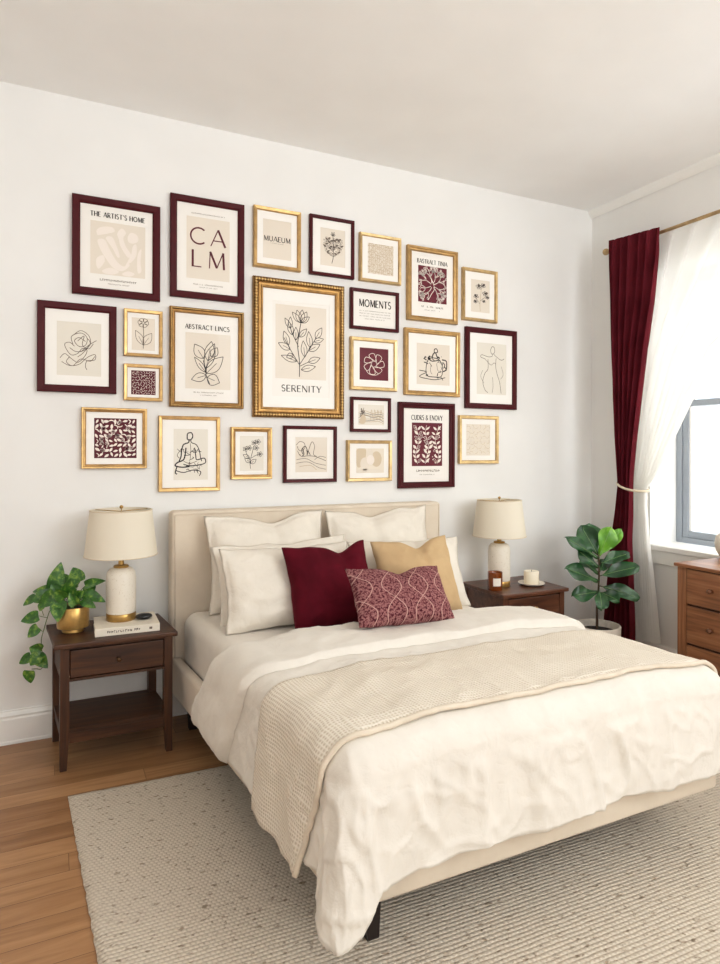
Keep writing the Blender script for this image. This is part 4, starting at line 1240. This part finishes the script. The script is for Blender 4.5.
# 7 burgundy and cream pattern
a = A_['pat']; a.panel(.19, .17, .84, .83, 'plum'); foliage_pattern(a, .20, .18, .83, .82, 'cream', 9, .026, 12, leafy=.7)
r = random.Random(13)
for k in range(16):
    u, v, q0 = r.uniform(.24, .79), r.uniform(.23, .77), r.uniform(0, 6)
    a.line([(u + .04 * (1 - q / 9) * math.cos(q0 + q * .8), v + .04 * (1 - q / 9) * math.sin(q0 + q * .8)) for q in range(8)], 'cream', .0022)
    for q in range(5): a.leaf((u, v), (u + .03 * math.cos(q * 1.26 + q0), v + .03 * math.sin(q * 1.26 + q0)), .006, 'plum', .0009, 'cream', False)
# 8 seated ink figure seen from behind
a = A_['fig']; a.panel(.24, .17, .80, .85, 'beige2')
a.line([(.46, .28), (.47, .23), (.53, .22), (.55, .27), (.52, .31), (.47, .31)], 'ink', .004, closed=True)
a.line([(.49, .31), (.48, .35), (.40, .38), (.37, .46), (.36, .54), (.33, .60)], 'ink', .0042); a.line([(.52, .31), (.53, .35), (.61, .38), (.66, .46), (.68, .55), (.70, .60)], 'ink', .003)
a.line([(.44, .42), (.43, .50), (.40, .58), (.30, .62), (.27, .66), (.38, .68), (.50, .67)], 'ink', .0045); a.line([(.58, .42), (.60, .52), (.62, .58), (.74, .56), (.76, .62), (.66, .65), (.50, .66), (.40, .64)], 'ink', .0034)
a.line([(.51, .36), (.52, .46), (.51, .57)], 'softink', .002); a.line([(.27, .72), (.40, .75), (.55, .72), (.68, .74), (.66, .80)], 'ink', .003); a.line([(.30, .66), (.27, .75), (.30, .77)], 'ink', .004)
a.line([(.36, .44), (.30, .52), (.34, .56)], 'softink', .002); a.line([(.40, .60), (.50, .63), (.62, .60)], 'softink', .002)
r = random.Random(31)
for k in range(16):
    u, v = r.uniform(.36, .66), r.uniform(.40, .66); a.line([(u, v), (u + r.uniform(-.05, .05), v + r.uniform(.01, .06)), (u + r.uniform(-.09, .09), v + r.uniform(.0, .05))], 'ink', r.uniform(.0012, .003))
for k in range(6): u = r.uniform(.30, .68); a.line([(u, .70), (u + r.uniform(-.05, .08), .73 + r.uniform(-.02, .04))], 'ink', .002, False)
# 9 word print
a = A_['mus']; a.panel(.20, .19, .80, .83, 'beige'); a.write('MUAEUM', .50, .505, .56, .028, 'ink', .14, 1.2); a.greek(.50, .575, .28, .004, 'greyink', 9)
# 10 sprig in burgundy frame
a = A_['bfl']; a.panel(.24, .19, .80, .82, 'beige'); a.line([(.50, .77), (.53, .66), (.53, .45), (.52, .26)], 'ink', .0022)
for sg, tp in ((-1, [(.52, .66), (.40, .58), (.36, .46), (.42, .36)]), (1, [(.53, .66), (.64, .58), (.70, .47), (.66, .36)]), (-1, [(.53, .58), (.46, .50), (.47, .40)]), (1, [(.53, .55), (.59, .47), (.58, .37)])):
    a.line(tp, 'softink', .0013)
    cp = catmull([Vector((p[0], p[1], 0)) for p in tp], 3)
    for k, c in enumerate(cp[1:]):
        for d_ in (-1, 1):
            a.leaf((c[0], c[1]), (c[0] + d_ * .055 + .01 * math.sin(k * 3), c[1] - .03 - .012 * math.cos(k * 2)), .008, 'softink', .0011, 'softink' if (k + d_) % 3 == 0 else None, False)
for k in range(5): a.leaf((.525, .30), (.525 + .05 * math.cos(k * 1.26 + .3), .27 + .035 * math.sin(k * 1.26 + .3)), .010, 'ink', .0013, None, False)
# 11 beige squiggle pattern
a = A_['gpat']; a.panel(.20, .19, .82, .82, 'beige'); foliage_pattern(a, .20, .19, .82, .82, 'tan', 13, .020, 13, .0019)
# 12 serenity
a = A_['ser']; a.panel(.24, .18, .80, .715, 'beige'); a.write('SERENITY', .525, .785, .44, .036, 'ink', .16, 1.1)
a.vmap = lambda v: .175 + (v - .205) * 1.19
a.line([(.50, .645), (.50, .55), (.48, .45), (.50, .36), (.52, .30)], 'ink', .003)
a.line([(.50, .57), (.40, .48), (.33, .41)], 'ink', .0024); a.line([(.50, .57), (.60, .48), (.68, .40)], 'ink', .0024); a.line([(.49, .46), (.42, .38), (.40, .34)], 'ink', .0022); a.line([(.50, .58), (.60, .55)], 'ink', .0022)
for b, t, w in (((.40, .48), (.27, .445), .035), ((.43, .51), (.36, .53), .03), ((.38, .455), (.33, .37), .035), ((.47, .55), (.30, .52), .032), ((.42, .39), (.38, .31), .032), ((.46, .42), (.46, .34), .028), ((.56, .52), (.54, .42), .035), ((.60, .48), (.73, .435), .035), ((.62, .46), (.60, .36), .035), ((.68, .40), (.75, .33), .035), ((.60, .55), (.73, .52), .034), ((.52, .60), (.68, .575), .034), ((.66, .42), (.77, .40), .028), ((.50, .40), (.58, .345), .028)):
    a.leaf(b, t, w, 'ink', .0022)
for b, t, w in (((.51, .31), (.42, .25), .03), ((.51, .31), (.47, .235), .035), ((.52, .31), (.53, .23), .035), ((.52, .31), (.58, .24), .035), ((.52, .31), (.61, .27), .028), ((.40, .35), (.34, .29), .024), ((.40, .35), (.40, .28), .024)):
    a.leaf(b, t, w, 'ink', .0021, None, False)
# 13 moments
a = A_['mom']; a.write('MOMENTS', .51, .34, .66, .042, 'ink', .12, 1.2)
for k in range(4): a.greek(.51, .53 + k * .065, .64 if k < 3 else .42, .0055, 'greyink', 20 + k)
# 14 white line bloom on burgundy
a = A_['bgold']; a.panel(.20, .19, .82, .80, 'pburg')
for k in range(7):
    an = k * 2 * PI / 7; a.line([(.51 + .05 * math.cos(an), .49 + .05 * math.sin(an)), (.51 + .20 * math.cos(an - .35), .49 + .19 * math.sin(an - .35)), (.51 + .22 * math.cos(an + .2), .49 + .20 * math.sin(an + .2)), (.51 + .10 * math.cos(an + .7), .49 + .10 * math.sin(an + .7)), (.51 + .05 * math.cos(an + 1.5), .49 + .05 * math.sin(an + 1.5))], 'cream', .0022)
a.line([(.32, .58), (.40, .68), (.55, .70), (.68, .62)], 'cream', .002)
# 15 small landscape sketch
a = A_['bland']; a.panel(.19, .21, .84, .80, 'beige2')
r = random.Random(5)
for k in range(7): a.line([(.20, .44 + k * .05), (.36, .38 + k * .055 + r.uniform(-.03, .03)), (.55, .46 + k * .04), (.70, .40 + k * .05 + r.uniform(-.03, .03)), (.83, .45 + k * .05)], 'softink' if k % 2 else 'tan', .0018)
for k in range(9): u = r.uniform(.24, .36); a.line([(u, .70), (u + r.uniform(-.03, .03), .50), (u + .02, .30 + r.uniform(0, .1))], 'softink', .002)
a.blob([(.22, .72), (.26, .55), (.33, .50), (.38, .60), (.36, .74), (.28, .77)], 'wash')
for k in range(4): a.line([(.5 + k * .08, .65), (.52 + k * .08, .35), (.56 + k * .08, .60)], 'tan', .0016)
# 16 pale abstract discs
a = A_['gabs']; a.panel(.21, .20, .83, .80, 'wash2')
circ = lambda cu, cv, ru, rv: [(cu + ru * math.cos(k * PI / 6), cv + rv * math.sin(k * PI / 6)) for k in range(12)]
a.blob([(.22, .24), (.42, .22), (.40, .50), (.30, .66), (.22, .60)], 'wash'); a.blob(circ(.66, .46, .12, .19), 'wash'); a.blob(circ(.40, .58, .10, .16), 'beige'); a.blob([(.44, .26), (.56, .22), (.58, .44), (.50, .52)], 'beige'); a.blob(circ(.53, .48, .085, .12), 'cream'); a.blob([(.24, .74), (.44, .70), (.74, .72), (.80, .78), (.24, .79)], 'beige')
# 17 small flowers in gold
a = A_['gfl']; a.panel(.22, .17, .80, .84, 'beige2'); a.line([(.48, .80), (.47, .66), (.52, .50), (.56, .36)], 'ink', .0018); a.line([(.47, .64), (.40, .54), (.36, .46)], 'ink', .0016); a.line([(.49, .60), (.62, .54), (.70, .52)], 'ink', .0016)
for cu, cv in ((.57, .30), (.66, .28), (.36, .42), (.71, .52), (.45, .40), (.62, .40)):
    for k in range(5):
        an = k * 2 * PI / 5; a.leaf((cu, cv), (cu + .075 * math.cos(an), cv + .055 * math.sin(an)), .010, 'ink', .0013, None, False)
a.leaf((.48, .68), (.34, .60), .022, 'ink', .0016); a.leaf((.48, .70), (.62, .62), .022, 'ink', .0016); a.leaf((.46, .6), (.30, .53), .02, 'ink', .0016)
# 18 reclining figure in a landscape
a = A_['blady']; a.panel(.22, .20, .82, .82, 'beige')
a.line([(.24, .34), (.30, .28), (.38, .30), (.40, .38), (.34, .44), (.28, .42), (.26, .36)], 'softink', .0022); a.line([(.36, .50), (.34, .42), (.40, .36), (.44, .42), (.44, .52)], 'ink', .0028); a.line([(.44, .52), (.50, .34), (.54, .28), (.58, .36), (.56, .50), (.62, .54)], 'softink', .0022)
a.line([(.30, .50), (.34, .54), (.46, .53), (.58, .54), (.70, .58), (.80, .62)], 'softink', .0022); a.line([(.24, .60), (.42, .58), (.60, .66), (.80, .70)], 'softink', .0018); a.line([(.24, .66), (.46, .64), (.66, .74), (.80, .77)], 'softink', .0018); a.line([(.30, .72), (.50, .70), (.62, .78)], 'tan', .0018); a.line([(.36, .40), (.38, .50), (.35, .53)], 'ink', .003); a.line([(.58, .60), (.68, .54), (.80, .56)], 'softink', .0018)
a.line([(.42, .44), (.47, .46), (.50, .52)], 'ink', .0026); a.line([(.26, .44), (.30, .52)], 'softink', .002)
# 19 white branch on burgundy
a = A_['abs2']; a.panel(.22, .245, .79, .735, 'pburg'); a.write("BASTRALT TINIA", .50, .185, .60, .026, 'ink', .14, 1.15)
r = random.Random(9)
def twig(u, v, an, L, dep):
    e = (u + math.cos(an) * L / a.W, v - math.sin(an) * L / a.H)
    if not (.24 < e[0] < .77 and .265 < e[1] < .715): return
    a.line([(u, v), ((u + e[0]) / 2 + .01, (v + e[1]) / 2), e], 'cream', .0026)
    a.leaf(e, (e[0] + math.cos(an) * .012 / a.W, e[1] - math.sin(an) * .012 / a.H), .011, 'cream', .0018, None, False)
    if dep:
        for q in (-.65, -.1, .6): twig(*e, an + q + r.uniform(-.2, .2), L * .8, dep - 1)
for an in (.5, 1.15, 1.9, 2.6, 3.5, 4.1, 5.4, 5.9): twig(.50 + .03 * math.cos(an), .50 - .03 * math.sin(an), an, .040, 2)
a.line([(.42, .70), (.48, .62), (.54, .54), (.50, .44), (.44, .36)], 'cream', .0028)
a.greek(.50, .795, .42, .011, 'softink', 10); a.greek(.50, .84, .30, .006, 'greyink', 14)
# 20 dark flowers in gold
a = A_['gflr']; a.panel(.25, .20, .79, .82, 'beige'); a.line([(.52, .80), (.51, .66), (.53, .50), (.55, .34)], 'tan', .002); a.line([(.51, .66), (.40, .56)], 'softink', .0016); a.line([(.52, .60), (.68, .50)], 'softink', .0016)
for cu, cv, s_ in ((.48, .33, 1.1), (.60, .30, .9), (.40, .52, .9), (.66, .45, 1.0), (.38, .62, .7), (.72, .52, .7), (.62, .60, .6)):
    for k in range(5):
        an = k * 2 * PI / 5 + cu * 7; a.leaf((cu, cv), (cu + .085 * s_ * math.cos(an), cv + .05 * s_ * math.sin(an)), .014 * s_, 'ink', .0016, 'softink' if k == 1 else None, False)
# 21 jug still life
a = A_['jug']; a.panel(.22, .21, .82, .83, 'beige')
a.line([(.44, .44), (.40, .52), (.39, .64), (.42, .70), (.56, .71), (.66, .70), (.69, .62), (.68, .52), (.62, .44), (.52, .42)], 'ink', .0034, closed=True); a.line([(.44, .44), (.50, .47), (.62, .45)], 'ink', .004); a.line([(.50, .42), (.52, .36), (.56, .34), (.58, .38), (.60, .42)], 'ink', .005); a.line([(.54, .34), (.54, .29), (.58, .28), (.60, .32), (.57, .34)], 'ink', .004)
a.line([(.68, .44), (.76, .46), (.76, .58), (.70, .62)], 'ink', .005); a.line([(.70, .48), (.73, .52), (.71, .57)], 'ink', .004); a.line([(.40, .46), (.36, .44), (.38, .40)], 'ink', .004)
a.line([(.27, .62), (.40, .64), (.30, .69), (.28, .72), (.40, .74), (.56, .75), (.74, .71)], 'ink', .003); a.line([(.46, .40), (.43, .43), (.47, .45)], 'ink', .007); a.line([(.60, .40), (.64, .42)], 'ink', .007); a.line([(.48, .52), (.47, .62), (.50, .67)], 'softink', .002); a.line([(.58, .50), (.60, .60)], 'softink', .002)
r = random.Random(32)
for k in range(20):
    u, v = r.choice([(.44, .44), (.62, .44), (.70, .55), (.42, .62), (.60, .68)]); u += r.uniform(-.07, .06); v += r.uniform(-.06, .06)
    a.line([(u, v), (u + r.uniform(-.03, .03), v + r.uniform(.0, .05)), (u + r.uniform(-.05, .05), v + r.uniform(-.01, .06))], 'ink', r.uniform(.0012, .004))
# 22 standing figure in one line
a = A_['bfig']; a.panel(.22, .18, .80, .82, 'beige2')
a.line([(.49, .26), (.52, .22), (.56, .23), (.57, .28), (.54, .31), (.50, .30), (.49, .26)], 'softink', .0024); a.line([(.52, .31), (.52, .34), (.44, .35), (.32, .33), (.30, .36), (.38, .38), (.44, .42)], 'softink', .0022)
a.line([(.55, .31), (.60, .34), (.70, .38), (.76, .36)], 'softink', .0022); a.line([(.44, .38), (.44, .50), (.38, .56), (.34, .66), (.38, .76), (.44, .80)], 'softink', .0024); a.line([(.60, .36), (.59, .46), (.62, .56), (.67, .66), (.70, .80)], 'softink', .0024)
a.line([(.44, .42), (.50, .45), (.56, .42), (.59, .44)], 'softink', .002); a.line([(.34, .52), (.30, .60), (.36, .68)], 'greyink', .002); a.line([(.70, .46), (.74, .56), (.69, .62)], 'greyink', .002); a.line([(.53, .60), (.54, .72), (.52, .80)], 'softink', .0018)
# 23 burgundy leaf print
a = A_['bpat']; a.panel(.24, .235, .785, .745, 'pburg'); a.write('CUDRS & ENOVY', .51, .175, .56, .030, 'ink', .14, 1.1)
r = random.Random(21)
for cu in (.335, .51, .69):
    a.line([(cu + .03 * math.sin(k * 1.1 + cu * 9), .72 - k * .065) for k in range(8)], 'cream', .0016)
    for k in range(8):
        v = .705 - k * .055; c0 = cu + .03 * math.sin(k * .93 + cu * 9)
        for sg in (-1, 1):
            e = (min(max(c0 + sg * r.uniform(.055, .085), .262), .765), max(v - r.uniform(.03, .055), .25))
            if r.random() < .75: a.leaf((c0 + sg * .008, v), e, r.uniform(.012, .018), None, fill='cream')
            else:
                a.leaf((c0 + sg * .008, v), e, .015, 'cream', .0014)
for k in range(26):
    u, v = r.uniform(.27, .75), r.uniform(.26, .72); a.blob([(u + .010 * math.cos(q * 1.26), v + .006 * math.sin(q * 1.26)) for q in range(5)], 'cream')
a.greek(.51, .80, .44, .013, 'softink', 15); a.greek(.51, .845, .26, .006, 'greyink', 16)
# 24 beige leaf trace
a = A_['gbei']; a.panel(.19, .18, .80, .83, 'beige'); foliage_pattern(a, .20, .19, .79, .82, 'wash2', 7, .034, 23); foliage_pattern(a, .20, .19, .79, .82, 'tan', 6, .03, 24, .0012)

G1, G2 = M['gold'], M['gold3']; BG = M['burg']
build_frame('artist', "burgundy framed poster titled The Artist's Home with pale cut-out shapes", BG, .036, PLAIN, A_['artist'])
build_frame('calm', 'burgundy framed poster with the large letters CALM', BG, .034, PLAIN, A_['calm'])
build_frame('figsq', 'burgundy framed tangled line drawing, lowest left of the burgundy frames', BG, .034, PLAIN, A_['figsq'], matboard=(.24, .21, .80, .81))
build_frame('flow1', 'small gold framed single flower drawing beside the large Abstract print', G1, .017, PLAIN, A_['flow1'], matboard=(.20, .17, .80, .86))
build_frame('sq', 'smallest square gold frame with a dark burgundy pattern', G1, .017, PLAIN, A_['sq'], matboard=(.19, .17, .82, .83))
build_frame('abs', 'beaded gold frame holding the Abstract poster with a leafy line drawing', M['gold2'], .028, STEP, A_['abs'], beads=True)
build_frame('pat', 'gold framed square of burgundy and cream scrolling leaves, lower left', G1, .021, STEP, A_['pat'], matboard=(.19, .17, .84, .83))
build_frame('fig', 'gold framed ink drawing of a seated figure seen from behind', G1, .019, PLAIN, A_['fig'], matboard=(.24, .17, .80, .85))
build_frame('mus', 'gold framed beige print with the single word MUAEUM', G1, .021, PLAIN, A_['mus'], matboard=(.20, .19, .80, .83))
build_frame('bfl', 'burgundy framed drawing of an upright leafy sprig in the top row', BG, .019, PLAIN, A_['bfl'], matboard=(.24, .19, .80, .82))
build_frame('gpat', 'gold framed beige all-over squiggle pattern in the top row', G2, .018, PLAIN, A_['gpat'], matboard=(.20, .19, .82, .82))
build_frame('ser', 'largest ornate gold frame with a branch drawing titled SERENITY', M['gold2'], .056, ORN, A_['ser'], beads=True, matboard=(.205, .155, .835, .845))
build_frame('mom', 'burgundy framed text print headed MOMENTS', BG, .019, PLAIN, A_['mom'])
build_frame('bgold', 'gold framed burgundy print with a white line bloom', G2, .021, PLAIN, A_['bgold'], matboard=(.20, .19, .82, .80))
build_frame('bland', 'small burgundy framed landscape sketch, wider than tall', BG, .018, PLAIN, A_['bland'], matboard=(.19, .21, .84, .80))
build_frame('gabs', 'gold framed pale abstract of overlapping beige discs', G2, .019, PLAIN, A_['gabs'], matboard=(.21, .20, .83, .80))
build_frame('gfl', 'small gold framed flower sketch hanging below the ornate frame', G1, .024, STEP, A_['gfl'], matboard=(.22, .17, .80, .84))
build_frame('blady', 'burgundy framed sketch of a reclining figure in a landscape', BG, .019, PLAIN, A_['blady'], matboard=(.22, .20, .82, .82))
build_frame('abs2', 'gold framed poster of white branches on a burgundy square', G1, .030, STEP, A_['abs2'])
build_frame('gflr', 'gold framed dark flower drawing at the right end of the wall', G2, .020, PLAIN, A_['gflr'], matboard=(.25, .20, .79, .82))
build_frame('jug', 'gold framed ink drawing of a jug', G1, .028, STEP, A_['jug'], matboard=(.22, .21, .82, .83))
build_frame('bfig', 'burgundy framed line drawing of a standing figure', BG, .034, PLAIN, A_['bfig'], matboard=(.22, .18, .80, .82))
build_frame('bpat', 'burgundy framed poster of cream leaves on a burgundy block', BG, .036, STEP, A_['bpat'])
build_frame('gbei', 'gold framed pale beige leaf print, lowest right', G2, .022, PLAIN, A_['gbei'], matboard=(.19, .18, .80, .83))

# ------------------------------------------------------------------ light
wd = bpy.data.worlds.new('daylight'); bpy.context.scene.world = wd; wd.use_nodes = True
nt = wd.node_tree; bg = nt.nodes['Background']
bg.inputs['Color'].default_value = (0.93, 0.97, 1.0, 1); bg.inputs['Strength'].default_value = 4.6
def area(name, loc, rot, sx, sy, power, col):
    l = bpy.data.lights.new(name, 'AREA'); l.shape = 'RECTANGLE'; l.size = sx; l.size_y = sy; l.energy = power; l.color = col
    o = bpy.data.objects.new(name, l); C.objects.link(o); o.location = loc; o.rotation_euler = rot
    return o
area('ceiling_bounce_fill', (.6, -1.7, 1.5), (math.radians(150), 0, 0), 3.2, 1.8, 66, (.925, .965, 1))  # added fill tipped up to bounce off the ceiling; not a window
sd_ = area('side_fill', (3.0, -1.3, 2.25), (0, 0, 0), 2.2, 1.7, 78, (.93, .97, 1))  # added soft fill from the front right; no window stands there
sd_.rotation_euler = (Vector((.9, 2.9, 1.0)) - Vector((3.0, -1.3, 2.25))).to_track_quat('-Z', 'Y').to_euler()
s = bpy.data.lights.new('sun', 'SUN'); s.energy = 2.0; s.angle = math.radians(30); s.color = (1, .97, .93)
so = bpy.data.objects.new('sun', s); C.objects.link(so); so.rotation_euler = (math.radians(38), 0, math.radians(150)); so.location = (6, -4, 8)

# ------------------------------------------------------------------ camera
cd = bpy.data.cameras.new('camera'); cam = bpy.data.objects.new('camera', cd); C.objects.link(cam)
cd.sensor_fit = 'HORIZONTAL'; cd.sensor_width = 36.0; cd.lens = 639.7 / 720 * 36.0
cd.shift_y = -(482 - 450.9) / 720
cd.clip_start = .05
cam.matrix_world = Matrix.Translation((0, 0, 1.35)) @ Matrix.Rotation(-YAW, 4, 'Z') @ Matrix.Rotation(math.radians(90), 4, 'X') @ Matrix.Rotation(math.radians(.16), 4, 'Z')
sc = bpy.context.scene; sc.camera = cam
sc.view_settings.view_transform = 'Standard'; sc.view_settings.look = 'None'
sc.view_settings.exposure = 0.06
vs_ = sc.view_settings; vs_.use_curve_mapping = True
cm = vs_.curve_mapping; cc = cm.curves[3]
cc.points.new(.22, .203); cc.points.new(.72, .726); cm.update()
sc.cycles.use_denoising = True
sc.cycles.max_bounces = 10; sc.cycles.diffuse_bounces = 6; sc.cycles.transparent_max_bounces = 16
